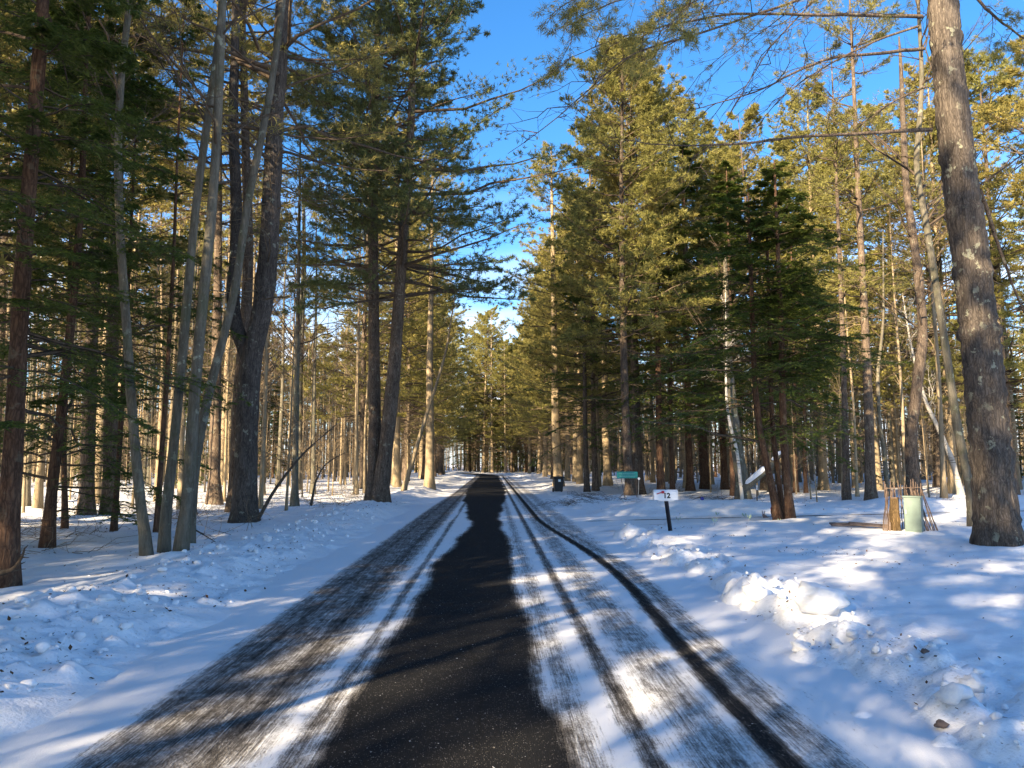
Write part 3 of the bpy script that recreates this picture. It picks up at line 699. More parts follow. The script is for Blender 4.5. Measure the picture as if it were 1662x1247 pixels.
hero('birch_tree', 'white leaning birch crossing behind the stick fence', [(1560, 800), (1545, 745), (1525, 700), (1503, 655), (1490, 610), (1478, 560)], 34, 9, 9.5, BARK_BIRCH, 'bare', lo=3, rad=2.4, nb=14)
hk = dict(K=13, J=6, k=5, nl=0.10, nw=0.036)
hero('hemlock_tree', 'leftmost slanting stem of the clump beside the rabbit ornament', [(1263, 842), (1255, 800), (1245, 755), (1233, 700), (1226, 640), (1222, 560), (1218, 420)], 20.6, 12, 9.6, BARK_RED, 'hemlock', lo=2.2, rad=3.6, nb=72, asym=(math.pi, 0.25), tp=0.6, **hk)
hero('hemlock_tree', 'dark middle stem of the clump beside the rabbit ornament', [(1272, 838), (1263, 770), (1254, 700), (1250, 600), (1247, 450), (1243, 320)], 21.0, 9, 10, BARK_RED, 'hemlock', lo=2.6, rad=3.0, nb=58, tp=0.6, **hk)
hero('hemlock_tree', 'rightmost upright stem of the clump beside the rabbit ornament', [(1284, 848), (1278, 790), (1272, 720), (1270, 650), (1268, 540), (1262, 400), (1258, 300)], 20.3, 13, 10.2, BARK_RED, 'hemlock', lo=2.5, rad=3.4, nb=68, tp=0.6, **hk)
hero('maple_tree', 'thick rough-barked maple at the foot of the leaning snow-capped log', [(1207, 810), (1204, 770), (1197, 735), (1192, 690), (1186, 640), (1180, 560), (1176, 400)], 31, 21, 10.5, BARK_GREY, 'bare', lo=5, rad=3.5, nb=20, tp=0.6)
hero('birch_tree', 'thin white birch leaning against the thick rough-barked maple', [(1203, 752), (1196, 730), (1187, 700), (1180, 665), (1178, 620), (1179, 560)], 30.3, 6, 9, BARK_BIRCH, 'bare', lo=5, rad=1.4, nb=8, flare=0)
hero('pine_tree', 'dark tall pine just behind the green sign', [(1024, 811), (1018, 740), (1013, 600), (1010, 450), (1008, 300), (1010, 200)], 33.0, 15, 21.5, BARK_PINE, 'pine', lo=6.5, rad=3.6, nb=125, K=10, J=5, tuft=2, k=7, nl=0.17, nw=0.034, dead=24)
hero('pine_tree', 'stout tall pine to the right of the green sign', [(1037, 802), (1034, 740), (1030, 600), (1027, 450), (1026, 300)], 36.5, 17, 22, BARK_PINE, 'pine', lo=7.5, rad=3.6, nb=115, K=10, J=5, tuft=2, k=7, nl=0.17, nw=0.036, dead=24)
right_bases = [(907, 790, 15, 46, 22, BARK_PALE, 'sunlit pine trunk rising behind the black wheeled bin', 'pine'),
               (953, 800, 9, 39, 17, BARK_PINE, 'slim dark trunk, first to the right of the black bin', 'hem'),
               (967, 797, 10, 41, 19, BARK_PINE, 'slim dark trunk, second to the right of the black bin', 'pine'),
               (987, 788, 13, 50, 22, BARK_PALE, 'bright sunlit trunk just left of the green sign', 'pine'),
               (1060, 784, 7, 56, 16, BARK_PALE, 'thin pale trunk midway between green sign and mailbox', 'bare'),
               (1074, 806, 12, 35, 18, BARK_RED, 'leaning brown trunk directly above the mailbox flag', 'hem'),
               (1092, 805, 8, 36, 15, BARK_RED, 'narrow brown trunk directly above the mailbox number', 'hem'),
               (1121, 799, 12, 40, 20, BARK_RED, 'dark trunk just left of the blue gazing ball', 'hem'),
               (1145, 796, 15, 43, 21, BARK_RED, 'wide brown trunk behind the blue gazing ball', 'pine'),
               (1177, 797, 11, 42, 19, BARK_RED, 'brown trunk just left of the rough-barked maple', 'hem'),
               (1191, 806, 10, 34, 16, BARK_RED, 'dark trunk touching the left side of the rough-barked maple', 'hem'),
               (1292, 802, 8, 37, 14, BARK_RED, 'slim trunk first to the right of the hemlock clump', 'hem'),
               (1308, 803, 6, 36, 12, BARK_RED, 'thin leaning trunk second to the right of the hemlock clump', 'hem'),
               (1334, 788, 10, 50, 20, BARK_PINE, 'dark trunk behind the driveway midway from hemlock clump to grey pine', 'pine')]
for px, py, w, Y, H, bk, lab, kind in right_bases:
    pts = [(px, py), (px - w * 0.35, py - 90), (px - w * 0.5, py - 260)]
    if kind == 'pine': hero('pine_tree', lab, pts, Y, w, H, bk, 'pine', lo=H * 0.24, rad=3.1, nb=72, dead=24, K=8, J=4, tuft=2, k=5, nl=0.17, nw=0.032)
    elif kind == 'hem': hero('hemlock_tree', lab, pts, Y, w, H, bk, 'hemlock', lo=2.9, rad=3.6, nb=95, K=10, J=5, k=4, nl=0.14, nw=0.058)
    else: hero('hardwood_tree', lab, pts, Y, w, H, bk, 'bare', lo=H * 0.4, rad=2.4, nb=16)

# --- prototypes for the rest of the wood
def proto(kind, seed, H, r0, bk, **kw):
    rng = np.random.RandomState(seed)
    lean = rng.normal(size=2) * 0.02 * H
    path = [(0, 0, 0), (lean[0] * 0.3 + rng.normal() * 0.08, lean[1] * 0.3, H * 0.35), (lean[0] * 0.7 + rng.normal() * 0.1, lean[1] * 0.7, H * 0.7), (lean[0], lean[1], H)]
    g, P, R = trunk_geo(path, r0, 9, 22, 0.1, 0.6, rng)
    fn = pathfun(P); parts = [('trunk', g.mesh('trunk', bk))]
    if kind == 'pine':
        gb, gn, gd = pine_crown(rng, fn, H, **kw)
        parts += [('branches', gb.mesh('branches', TWIG)), ('crown', gn.mesh('crown', PINE, False)), ('dead_branches', gd.mesh('dead_branches', TWIG_PALE))]
    elif kind == 'hemlock':
        gb, gn = hemlock_crown(rng, fn, H, **kw)
        parts += [('branches', gb.mesh('branches', TWIG)), ('crown', gn.mesh('crown', HEMLOCK, False))]
    else:
        parts += [('crown', bare_crown(rng, fn, H, **kw).mesh('crown', TWIG_PALE if bk is BARK_PALE else TWIG))]
    return parts
LODP = dict(K=8, J=4, tuft=2, k=6, nl=0.2, nw=0.045)
PROTO = {
    'pine': [proto('pine', 1, 23, 0.2, BARK_PINE, lo=10, rad=3.2, nb=70, dead=60, **LODP), proto('pine', 2, 25, 0.23, BARK_PINE, lo=9, rad=3.6, nb=80, dead=60, **LODP),
             proto('pine', 3, 21, 0.16, BARK_PALE, lo=9.5, rad=2.7, nb=60, dead=60, dead_len=1.2, **LODP), proto('pine', 4, 24, 0.2, BARK_PALE, lo=11, rad=3.1, nb=66, dead=66, dead_len=1.2, **LODP)],
    'roadside_pine': [proto('pine', 5, 22, 0.22, BARK_PINE, lo=4.2, rad=4.2, nb=110, dead=50, dead_len=1.5, **LODP), proto('pine', 6, 24, 0.24, BARK_PALE, lo=5.0, rad=4.4, nb=115, dead=60, dead_len=1.5, **LODP)],
    'hemlock': [proto('hemlock', 7, 13, 0.12, BARK_RED, lo=1.8, rad=2.9, nb=80, K=9, J=5, k=3, nl=0.18, nw=0.085), proto('hemlock', 8, 9, 0.09, BARK_RED, lo=0.8, rad=2.4, nb=75, K=8, J=5, k=3, nl=0.18, nw=0.08)],
    'hardwood': [proto('bare', 9, 15, 0.1, BARK_PALE, lo=5, rad=2.6, nb=26), proto('bare', 10, 13, 0.08, BARK_PALE, lo=3.5, rad=2.2, nb=24), proto('bare', 12, 17, 0.13, BARK_GREY, lo=6, rad=3.2, nb=28)],
    'sapling': [proto('bare', 13, 6, 0.035, BARK_PALE, lo=0.8, rad=1.3, nb=16, K=5, J=3), proto('bare', 14, 4.2, 0.028, BARK_PALE, lo=0.5, rad=1.1, nb=16, K=5, J=3)],
}
NAMES = {'pine': 'pine_tree', 'roadside_pine': 'pine_tree', 'hemlock': 'hemlock_tree', 'hardwood': 'hardwood_tree', 'sapling': 'sapling'}
TEXT = {'pine': 'tall straight pine', 'roadside_pine': 'full-crowned pine', 'hemlock': 'dark green hemlock', 'hardwood': 'slender bare hardwood', 'sapling': 'spindly bare sapling'}
rf = np.random.RandomState(42)
occupied = [tuple(o.location)[:2] for o in COL.objects if o.type == 'EMPTY']
def zone(x, y):
    px = 831 + F_PX * x / y if y > 4 else None
    u = x - float(road_cx(y))
    if px is not None and px < -60: return 'just outside the view beyond the reddish hemlock trunk'
    if px is None: return 'beside the road behind the viewer'  # also labels the unseen pines added to shade the road
    if y > 118: return 'closing the view beyond the bend in the road'
    if abs(u) < 9.5 and y > 30: return 'lining the left verge past the twin roadside pines' if u < 0 else 'lining the right verge past the black bin'
    if u < 0:
        return 'in the wood behind the clustered grey stems' if px < 375 else 'in the wood between forked pine and twin roadside pines' if px < 620 else 'in the wood behind the twin roadside pines'
    return 'in the wood behind the green sign' if px < 1120 else 'in the wood behind the hemlock clump' if px < 1370 else 'in the wood behind the stick fence' if px < 1560 else 'in the wood behind the thick lichened pine'
ORD = ['first', 'second', 'third', 'fourth', 'fifth', 'sixth', 'seventh', 'eighth', 'ninth', 'tenth', 'eleventh', 'twelfth', 'thirteenth', 'fourteenth', 'fifteenth', 'sixteenth']
COUNT = {}
def place(kind, x, y, s=None):
    occupied.append((x, y))
    parts = PROTO[kind][rf.randint(len(PROTO[kind]))]
    zn = zone(x, y)
    e = empty(NAMES[kind], (x, y, gz(x, y) - 0.03), TEXT[kind] + ' ' + zn, 'sapling' if kind == 'sapling' else 'tree', TEXT[kind] + 's ' + zn, rf.rand() * 6.28)
    if 'verge' in zn and kind == 'roadside_pine':
        c_ = COUNT[zn] = COUNT.get(zn, -1) + 1
        e['label'] = ORD[c_] + ' ' + e['label']
    s = s or 0.82 + 0.34 * rf.rand()
    e.scale = (s * (0.9 + 0.2 * rf.rand()), s * (0.9 + 0.2 * rf.rand()), s)
    for nm, me in parts:
        o = bpy.data.objects.new(nm, me); COL.objects.link(o); o.parent = e
        if nm != 'trunk': o['kind'] = 'stuff'
def free(x, y, d):
    return all((x - a) ** 2 + (y - b) ** 2 > d * d for a, b in occupied)
# both verges
for y in np.arange(41, 116, 6.2):
    for sg in (-1, 1):
        yy = y + rf.normal() * 1.2; x = float(road_cx(yy)) + sg * (6.0 + rf.rand() * 1.6)
        if sg > 0 and yy < 44: continue
        if free(x, yy, 2.0): place('roadside_pine', x, yy, 0.85 + 0.2 * rf.rand())
# woods on both sides
def scatter(n, xr, yr, kinds, dmin, cond=None, smin=None):
    got = tries = 0
    while got < n and tries < n * 40:
        tries += 1
        y = yr[0] + (yr[1] - yr[0]) * rf.rand() ** 1.25
        x = xr[0] + (xr[1] - xr[0]) * rf.rand()
        u = x - float(road_cx(y))
        if abs(x) > 0.80 * y + 5 or abs(u) < 6.2: continue
        if u > 0 and y < drive_y(x) + 4.5: continue
        if cond and not cond(x, y): continue
        if not free(x, y, dmin): continue
        place(kinds[rf.randint(len(kinds))], x, y); got += 1
for px, Y, sc_ in [(1115, 44, 1.0), (1150, 52, 1.08), (1195, 46, .98), (1240, 40, .92), (1285, 50, 1.05), (1335, 42, .98), (1365, 55, 1.1), (1425, 40, .95), (1455, 48, 1.05), (1520, 44, 1.0), (1545, 36, .9), (1640, 34, .95), (1690, 30, .9)]:
    x = W(px, 750, Y)[0]
    place('roadside_pine' if rf.rand() < 0.5 else 'pine', x, Y, sc_)
scatter(52, (-75, -6), (27, 118), ['pine'], 2.6, lambda x, y: not (y < 80 and 425 < 831 + F_PX * x / y < 600))
scatter(12, (-60, -9), (40, 118), ['hemlock'], 2.6)
scatter(175, (-60, -6), (23, 105), ['hardwood'], 0.9)
scatter(60, (5, 80), (40, 118), ['pine', 'pine', 'hemlock'], 2.4)
scatter(90, (8, 70), (30, 110), ['hardwood'], 1.1)
scatter(130, (-42, -6), (21, 75), ['sapling'], 0.7)
scatter(60, (8, 45), (28, 70), ['sapling'], 0.8)
for k in range(95):                                     # beyond the bend
    y = 120 + 40 * rf.rand(); x = -60 + 110 * rf.rand()
    u = x - float(road_cx(y))
    if abs(u) > 5.5 and free(x, y, 2.5): place('roadside_pine' if k % 2 else 'pine', x, y)
for k in range(46):
    y = 118 + 20 * rf.rand(); x = -16 + 34 * rf.rand()
    if abs(x - float(road_cx(y))) > 4.5 and free(x, y, 1.2): place('hemlock' if k % 3 else 'roadside_pine', x, y, 1.1)
# unseen pines added behind and left of the viewer to shade the road
SX, SY = math.sin(SUN_AZ), math.cos(SUN_AZ)
def across(c, a):                                       # c metres across the sunbeams, a metres along them
    return c * SY + a * SX, -c * SX + a * SY
shade = [(-1.5, -15, .34), (-1.3, -30, .4), (-3.45, -19, .3), (-3.5, -34, .32), (-4.8, -14, .34), (-4.75, -27, .36), (-6.25, -20, .28), (-8.6, -16, .62), (-8.8, -29, .6), (-10.8, -21, .8), (-11, -34, .8),
         (-12.8, -15, .85), (-13.5, -27, .9), (-15.5, -20, .9), (-16, -33, .9), (-18, -24, .8), (1.6, -12, .62), (1.7, -26, .66), (3.2, -19, .8), (3.5, -34, .8), (5.4, -24, .9), (6.2, -13, .9), (8.5, -20, .9), (8.0, -36, .9), (10.5, -28, .9), (0.7, -19, .4), (2.5, -14, .6), (-20.9, 2, 1), (-20.3, -4, 1), (-18.4, 1, .9), (-15.2, -4, .8), (-6.7, -4, .55), (-4.2, -5, .3), (-9.6, -3, .6), (-12.3, -2, .6), (-21.2, 6, 1.05), (-19.0, 5, 1.05), (-0.2, -9, .45), (-7.7, -8, .42), (-6.4, -9, .45), (0.9, -6, .5)]
for c_, a_, sc_ in shade:
    x, y = across(c_, a_)
    place('roadside_pine', x, y, 0.95)
    e = [o for o in COL.objects if o.type == 'EMPTY'][-1]; e.scale = (sc_, sc_, 1.2 if sc_ > 1 else e.scale[2])  # crown widths set so streaks of sun pass between the shadows

# drifted snow and shallow melt wells round the trunks
for ax_, ay_ in occupied:
    if 5 < ay_ < 50 and abs(ax_) < 35:
        i0, i1 = np.searchsorted(xs, [ax_ - 1.8, ax_ + 1.8]); j0, j1 = np.searchsorted(ys, [ay_ - 1.8, ay_ + 1.8])
        X, Y = GX[j0:j1, i0:i1], GY[j0:j1, i0:i1]
        d = np.hypot(X - ax_, Y - ay_) * (0.8 + 0.5 * vnoise(X * 2, Y * 2))
        GZ[j0:j1, i0:i1] += (1 - corridor(X, Y)) * (0.10 * np.exp(-(d / 0.7) ** 2) - 0.12 * np.exp(-(d / 0.36) ** 2))
gv = np.stack([GX, GY, GZ], -1)
ground.data.vertices.foreach_set('co', gv.astype(np.float32).ravel()); ground.data.update()

# ------------------------------------------------------------------ small things
def box(g, c, s, rz=0.0, taper=1.0):
    c = np.array(c, float); s = np.array(s, float) / 2
    v = np.array([[x, y, z] for z in (-1, 1) for y in (-1, 1) for x in (-1, 1)], float)
    k = np.where(v[:, 2:3] > 0, 1.0, taper); v = v * s; v[:, :2] *= k
    ca, sa = math.cos(rz), math.sin(rz)
    v = np.stack([v[:, 0] * ca - v[:, 1] * sa, v[:, 0] * sa + v[:, 1] * ca, v[:, 2]], 1) + c
    f = [(0, 2, 1), (1, 2, 3), (4, 5, 6), (5, 7, 6), (0, 1, 4), (1, 5, 4), (2, 6, 3), (3, 6, 7), (0, 4, 2), (2, 4, 6), (1, 3, 5), (3, 7, 5)]
    g.add(v, f)
def bevel(o, w=0.01, seg=2):
    md = o.modifiers.new('bevel', 'BEVEL'); md.width = w; md.segments = seg; md.limit_method = 'ANGLE'; return o
def ball(g, c, s, n=12, rough=0.0, seed=0, rot=None):
    u, v = np.meshgrid(np.linspace(0, 2 * math.pi, n, endpoint=False), np.linspace(0, math.pi, n // 2 + 2))
    P = np.stack([np.cos(u) * np.sin(v), np.sin(u) * np.sin(v), np.cos(v)], -1)
    if rough: P = P * (1 + rough * (vnoise(P[..., 0] * 2.2 + seed * 3 + 9, P[..., 1] * 2.2 + P[..., 2] * 2.6 + 20) - 0.5) + rough * 0.4 * (vnoise(P[..., 0] * 6 + seed + 40, P[..., 1] * 6 + P[..., 2] * 7 + 60) - 0.5))[..., None]
    P = P * np.array(s)
    if rot is not None: P = P @ rot.T
    R, Cn = u.shape
    ix = np.arange(R * Cn).reshape(R, Cn); a, b = ix[:-1], ix[1:]; a2, b2 = np.roll(a, -1, 1), np.roll(b, -1, 1)
    g.add(P + np.array(c), np.concatenate([np.stack([a, b, a2], -1).reshape(-1, 3), np.stack([a2, b, b2], -1).reshape(-1, 3)]))
def rod(g, a, b, r, S=6, r2=None):
    a, b = np.array(a, float), np.array(b, float)
    tubes(g, np.stack([a, (a + b) / 2, b]), np.array([r, (r + (r2 or r)) / 2, r2 or r]), S, True)
def tagged(o, label, cat, group=None):
    o['label'] = label; o['category'] = cat
    if group: o['group'] = group
    return o

BLACK = plain('black_plastic', (0.02, 0.022, 0.024), 0.45)
WHITE = plain('white_enamel', (0.82, 0.83, 0.85), 0.35, 0.5, 0.04)
RED = plain('red_paint', (0.55, 0.02, 0.04), 0.4)
NAVY = plain('painted_post', (0.008, 0.009, 0.016), 0.6, 0.2)
TEAL = plain('teal_sign_paint', (0.02, 0.26, 0.23), 0.4)
PALE = plain('pale_lettering', (0.16, 0.42, 0.38), 0.5)
BOXGREEN = plain('green_cabinet_paint', (0.125, 0.175, 0.155), 0.5)
STEEL = plain('steel', (0.35, 0.36, 0.37), 0.35, 0.5, Metallic=0.8)
STICK = bark('bark_stick', (0.11, 0.08, 0.065), (0.33, 0.26, 0.22), 0, 0.3)
LOGWOOD = bark('bark_log', (0.06, 0.04, 0.02), (0.24, 0.16, 0.08), 0.1, 1.0)
BOARD = plain('weathered_board', (0.11, 0.09, 0.085), 0.8, 0.1, 0.35)
STONE = plain('garden_stone', (0.17, 0.16, 0.18), 0.8, 0.2, 0.2)
RUST = plain('rusty_metal', (0.19, 0.075, 0.03), 0.7, 0.3, 0.35)
BLUEGLASS = plain('blue_glass', (0.012, 0.015, 0.25), 0.08, 0.8)
STAKE = plain('pale_green_acrylic', (0.38, 0.5, 0.36), 0.3, 0.5, 0.2)
LEAF = N('fallen_leaf'); _g = LEAF.n('NewGeometry')
LEAF.bsdf(LEAF.mix(_g.outputs['Random Per Island'], (0.035, 0.022, 0.016), (0.17, 0.085, 0.04)), 0.8, spec=0.15); LEAF = LEAF.m

# mailbox with its number, flag up, on a dark leaning post
p = ground_at(1089, 875); p[2] = gz(p[0], p[1])
mb = empty('mailbox', p, 'white mailbox numbered 12 with red flag on a dark slanting post', 'mailbox')
k = p[1] / F_PX
top = np.array([-0.085, 0, 0.66])
g = Geo(); rod(g, (0.02, 0, -0.25), top, 0.048, 4); bevel(g.obj('post', NAVY, mb, False), 0.006)
g = Geo()
prof = [(-0.09, 0), (0.09, 0), (0.09, 0.13), (0.078, 0.175), (0.045, 0.207), (0, 0.218), (-0.045, 0.207), (-0.078, 0.175), (-0.09, 0.13)]
v = []; nP = len(prof)
for xx in (-0.27, 0.22): v += [(xx, a, b) for a, b in prof]
f = [(i, (i + 1) % nP, nP + i) for i in range(nP)] + [((i + 1) % nP, nP + (i + 1) % nP, nP + i) for i in range(nP)] + [(0, i + 1, i) for i in range(1, nP - 1)] + [(nP, nP + i, nP + i + 1) for i in range(1, nP - 1)]
g.add(np.array(v) + top, f)
bd = bevel(g.obj('box', WHITE, mb, False), 0.006)
g = Geo(); v = []
for xx in (0.222, 0.238): v += [(xx, a * 1.05, (b - 0.1) * 1.05 + 0.1) for a, b in prof]
g.add(np.array(v) + top, f); g.obj('door', WHITE, mb, False)
g = Geo(); box(g, top + np.array([-0.01, 0, -0.012]), (0.34, 0.12, 0.02)); g.obj('mounting_board', WHITE, mb, False)
g = Geo(); rod(g, top + np.array([-0.215, -0.098, 0.13]), top + np.array([-0.10, -0.098, 0.165]), 0.010, 4); box(g, top + np.array([-0.085, -0.1, 0.168]), (0.06, 0.012, 0.055), 0); fl = g.obj('flag', RED, mb, False)
fc = bpy.data.curves.new('number', 'FONT'); fc.body = '12'; fc.size = 0.15; fc.offset = 0.006; fc.extrude = 0.001; fc.align_x = 'CENTER'
fo = bpy.data.objects.new('number', fc); COL.objects.link(fo); fo.parent = mb
_me = bpy.data.meshes.new_from_object(fo); bpy.data.objects.remove(fo)
fo = bpy.data.objects.new('number', _me); COL.objects.link(fo); fo.parent = mb; _me.materials.clear(); _me.materials.append(BLACK)
fo.location = top + np.array([-0.002, -0.094, 0.045]); fo.rotation_euler = (math.pi / 2, 0, 0)

# wheeled bin
p = ground_at(906, 803.5); p[2] = gz(p[0], p[1])
bn = empty('wheeled_bin', p, 'black wheeled rubbish bin with a white sticker at the right verge', 'bin', rz=0.15)
g = Geo(); box(g, (0, 0, 0.39), (0.52, 0.52, 0.70), 0, 0.78); bevel(g.obj('body', BLACK, bn, False), 0.03)
g = Geo(); box(g, (0, -0.02, 0.77), (0.60, 0.60, 0.06)); box(g, (0, 0.0, 0.81), (0.5, 0.48, 0.05), 0, 1.12); bevel(g.obj('lid', BLACK, bn, False), 0.015)
g = Geo(); rod(g, (-0.22, 0.32, 0.74), (0.22, 0.32, 0.74), 0.016); g.obj('handle', BLACK, bn)
for sx in (-1, 1):
    g = Geo(); rod(g, (sx * 0.20, 0.24, 0.11), (sx * 0.26, 0.24, 0.11), 0.11, 16); g.obj('wheel', BLACK, bn)
g = Geo(); box(g, (0.02, -0.262, 0.62), (0.13, 0.008, 0.13)); g.obj('sticker', WHITE, bn, False)
bn.scale = (0.95, 0.95, 0.95)

# green sign on two thin stakes
Ys = 31.5
c0 = W(1018, 771, Ys); b0 = np.array([c0[0], Ys, gz(c0[0], Ys)])
sg = empty('yard_sign', b0, 'teal green rectangular sign on thin stakes in front of tall pines', 'sign')
zc = c0[2] - b0[2]
g = Geo(); box(g, (0, 0, zc), (0.88, 0.03, 0.29)); bevel(g.obj('panel', TEAL, sg, False), 0.03)
rl = np.random.RandomState(3)
g = Geo()
for row, zz in ((0, 0.055), (1, -0.06)):
    x = -0.33
    while x < 0.33:
        w_ = 0.02 + 0.02 * rl.rand(); box(g, (x, -0.018, zc + zz), (w_ * 0.7, 0.006, 0.05 + 0.02 * rl.rand())); x += w_ + 0.02
stuff(g.obj('faded_lettering', PALE, sg, False))
g = Geo(); rod(g, (-0.30, 0.03, zc + 0.1), (-0.08, 0.02, -0.2), 0.016); g.obj('stake', STICK, sg)
g = Geo(); rod(g, (0.40, 0.03, zc + 0.1), (0.40, 0.03, -0.2), 0.016); g.obj('stake', STICK, sg)
q2 = W(1037, 777, Ys - 0.6); bq = np.array([q2[0], Ys - 0.6, gz(q2[0], Ys - 0.6)])
rk = empty('driveway_marker', bq, 'thin driveway marker with round white reflector right of the green sign', 'marker')
g = Geo(); rod(g, (0, 0, q2[2] - bq[2]), (-0.06, 0, -0.2), 0.010); g.obj('rod', STEEL, rk)
g = Geo(); rod(g, (0, -0.012, q2[2] - bq[2]), (0, 0.012, q2[2] - bq[2]), 0.05, 16); g.obj('reflector', WHITE, rk)
q2 = W(1228, 788, 29.5); bq = np.array([q2[0], 29.5, gz(q2[0], 29.5)])
rk = empty('marker_post', bq, 'short wooden stake with white cap right of the rough-barked maple', 'stake')
g = Geo(); rod(g, (0, 0, q2[2] - bq[2] - 0.18), (0, 0, -0.2), 0.025); g.obj('post', STICK, rk)
g = Geo(); rod(g, (0, 0, q2[2] - bq[2]), (0, 0, q2[2] - bq[2] - 0.18), 0.03); g.obj('cap', WHITE, rk)
q2 = W(1139.5, 810, 28.6); bq = np.array([q2[0], 28.6, gz(q2[0], 28.6)]); hz = max(q2[2] - bq[2], 0.15)
gb_ = empty('gazing_ball', bq, 'small cobalt blue gazing ball on a stake beyond the driveway', 'garden ball')
g = Geo(); ball(g, (0, 0, hz), (0.075,) * 3, 20); g.obj('globe', BLUEGLASS, gb_)
g = Geo(); rod(g, (0, 0, hz - 0.06), (0, 0, -0.1), 0.012); g.obj('stake', STEEL, gb_)

# green cabinet in its ring of sticks
p = ground_at(1474, 872); p[2] = gz(p[0], p[1])
k = p[1] / F_PX
cb = empty('utility_cabinet', (p[0] - 0.06, p[1], p[2]), 'pale green metal utility cabinet half ringed by leaning sticks', 'cabinet', rz=math.radians(-38))
g = Geo(); box(g, (0.165, 0.14, 0.35), (0.33, 0.28, 0.76)); bevel(g.obj('body', BOXGREEN, cb, False), 0.012)
g = Geo(); box(g, (0.165, 0.14, 0.745), (0.37, 0.32, 0.035)); bevel(g.obj('lid', BOXGREEN, cb, False), 0.01)
g = Geo(); box(g, (0.165, -0.006, 0.36), (0.29, 0.012, 0.66)); bevel(g.obj('door', BOXGREEN, cb, False), 0.004)
g = Geo(); box(g, (0.04, -0.016, 0.42), (0.03, 0.02, 0.09)); g.obj('latch', STEEL, cb, False)
_lx = W(1454, 870, p[1] + 0.2)[0]
lg = empty('standing_log', (_lx, p[1] + 0.2, p[2]), 'upright bark-covered log close against the left of the green cabinet', 'log')
rl = np.random.RandomState(8)
tg, _, _ = trunk_geo([(0, 0, 0), (0, 0, 0.35), (0.01, 0, 0.72)], 0.095, 18, 20, 0.9, 0.15, rl); tg.obj('bark', LOGWOOD, lg)
g = Geo(); rod(g, (0.01, 0, 0.70), (0.01, 0, 0.725), 0.088, 18); g.obj('cut_end', STICK, lg)
sf = empty('stick_fence', (p[0], p[1] + 0.3, p[2]), 'low fence of peeled sticks leaning round the green cabinet', 'fence')
g = Geo(); tubes(g, np.array([[0, 0, 0], [0.01, 0.004, 0.35], [-0.006, 0, 0.7], [0, 0, 1.0]]), np.array([0.0105, 0.0095, 0.008, 0.006]), 6, True)
stick_me = g.mesh('stick', STICK)
def stick(a, b):
    a, b = Vector(a), Vector(b)
    o = bpy.data.objects.new('stick', stick_me); COL.objects.link(o); o.parent = sf
    o.location = a; o.rotation_euler = (b - a).to_track_quat('Z', 'Y').to_euler(); t_ = 0.85 + 0.4 * rl.rand(); o.scale = (t_, t_, (b - a).length)
fx, fy, fz = sf.location
def pstick(pa, ya, za, pb, yb, zb):                     # foot and tip given by photo column and depth behind the fence's base
    stick((W(pa, 870, fy + ya)[0] - fx, ya, za), (W(pb, 870, fy + yb)[0] - fx, yb, zb))
for i in range(13):                                     # right bundle, leaning left
    t_ = i / 12
    pstick(1496 + 30 * t_ + rl.normal(), -0.3 + 0.15 * rl.rand(), -0.1, 1478 + 25 * t_ + rl.normal() * 2, 0.1 + 0.2 * rl.rand(), 0.72 + 0.25 * rl.rand())
for i in range(9):                                      # left bundle
    t_ = i / 8
    pstick(1433 + 14 * t_, -0.25 + 0.15 * rl.rand(), -0.1, 1441 + 12 * t_ + rl.normal() * 1.5, 0.1 + 0.15 * rl.rand(), 0.72 + 0.25 * rl.rand())
for i in range(21):                                     # row behind
    x = 1443 + 54 * i / 20
    pstick(x + rl.normal() * 2, 0.3 + 0.1 * rl.rand(), -0.1, x + rl.normal() * 4, 0.35 + 0.1 * rl.rand(), 0.95 + 0.18 * rl.rand())
for zz in (0.9, 0.66):
    pstick(1440, 0.3, zz, 1500, 0.3, zz + 0.03)

# half-buried boards left of the fence
p = ground_at(1402, 866); p[2] = gz(p[0], p[1])
bo = empty('old_board', p, 'dark weathered boards half buried in snow left of the stick fence', 'board', rz=-0.12)
for a, b, rz, tilt in ((-0.3, 0.05, 0.1, 0.02), (0.12, -0.02, -0.12, 0.06)):
    g = Geo(); box(g, (0, 0, 0), (0.85, 0.16, 0.035)); o = bevel(g.obj('plank', BOARD, bo, False), 0.004)
    o.location = (a, b, 0.07); o.rotation_euler = (0.25, tilt, rz)

# leaning snow-capped log
a, b = W(1209, 793, 29.4), W(1243, 764, 28.8); c = W(1274, 731, 28.2)
ll = empty('leaning_log', (a[0], a[1], gz(a[0], a[1])), 'broken log leaning up from the rough-barked maple, capped with snow', 'log')
o0 = np.array(ll.location)
g = Geo(); pth = spline(np.array([a, b, c]) - o0, 16); tubes(g, pth, np.linspace(0.15, 0.07, 16), 10, True); g.obj('log', BARK_GREY, ll)
g = Geo(); pt = pth[:9] + np.array([0, -0.04, 0.12]); Rr = 0.13 * np.sqrt(np.clip(1 - np.linspace(-1, 1, 9) ** 6, 0.05, 1)); tubes(g, pt, Rr, 10, True); g.obj('snow_cap', SNOW, ll)
for i in (11, 13):
    g = Geo(); ball(g, pth[i] + np.array([0, -0.03, 0.09]), (0.13, 0.09, 0.08), 10, 0.5, i); g.obj('snow_cap', SNOW, ll)

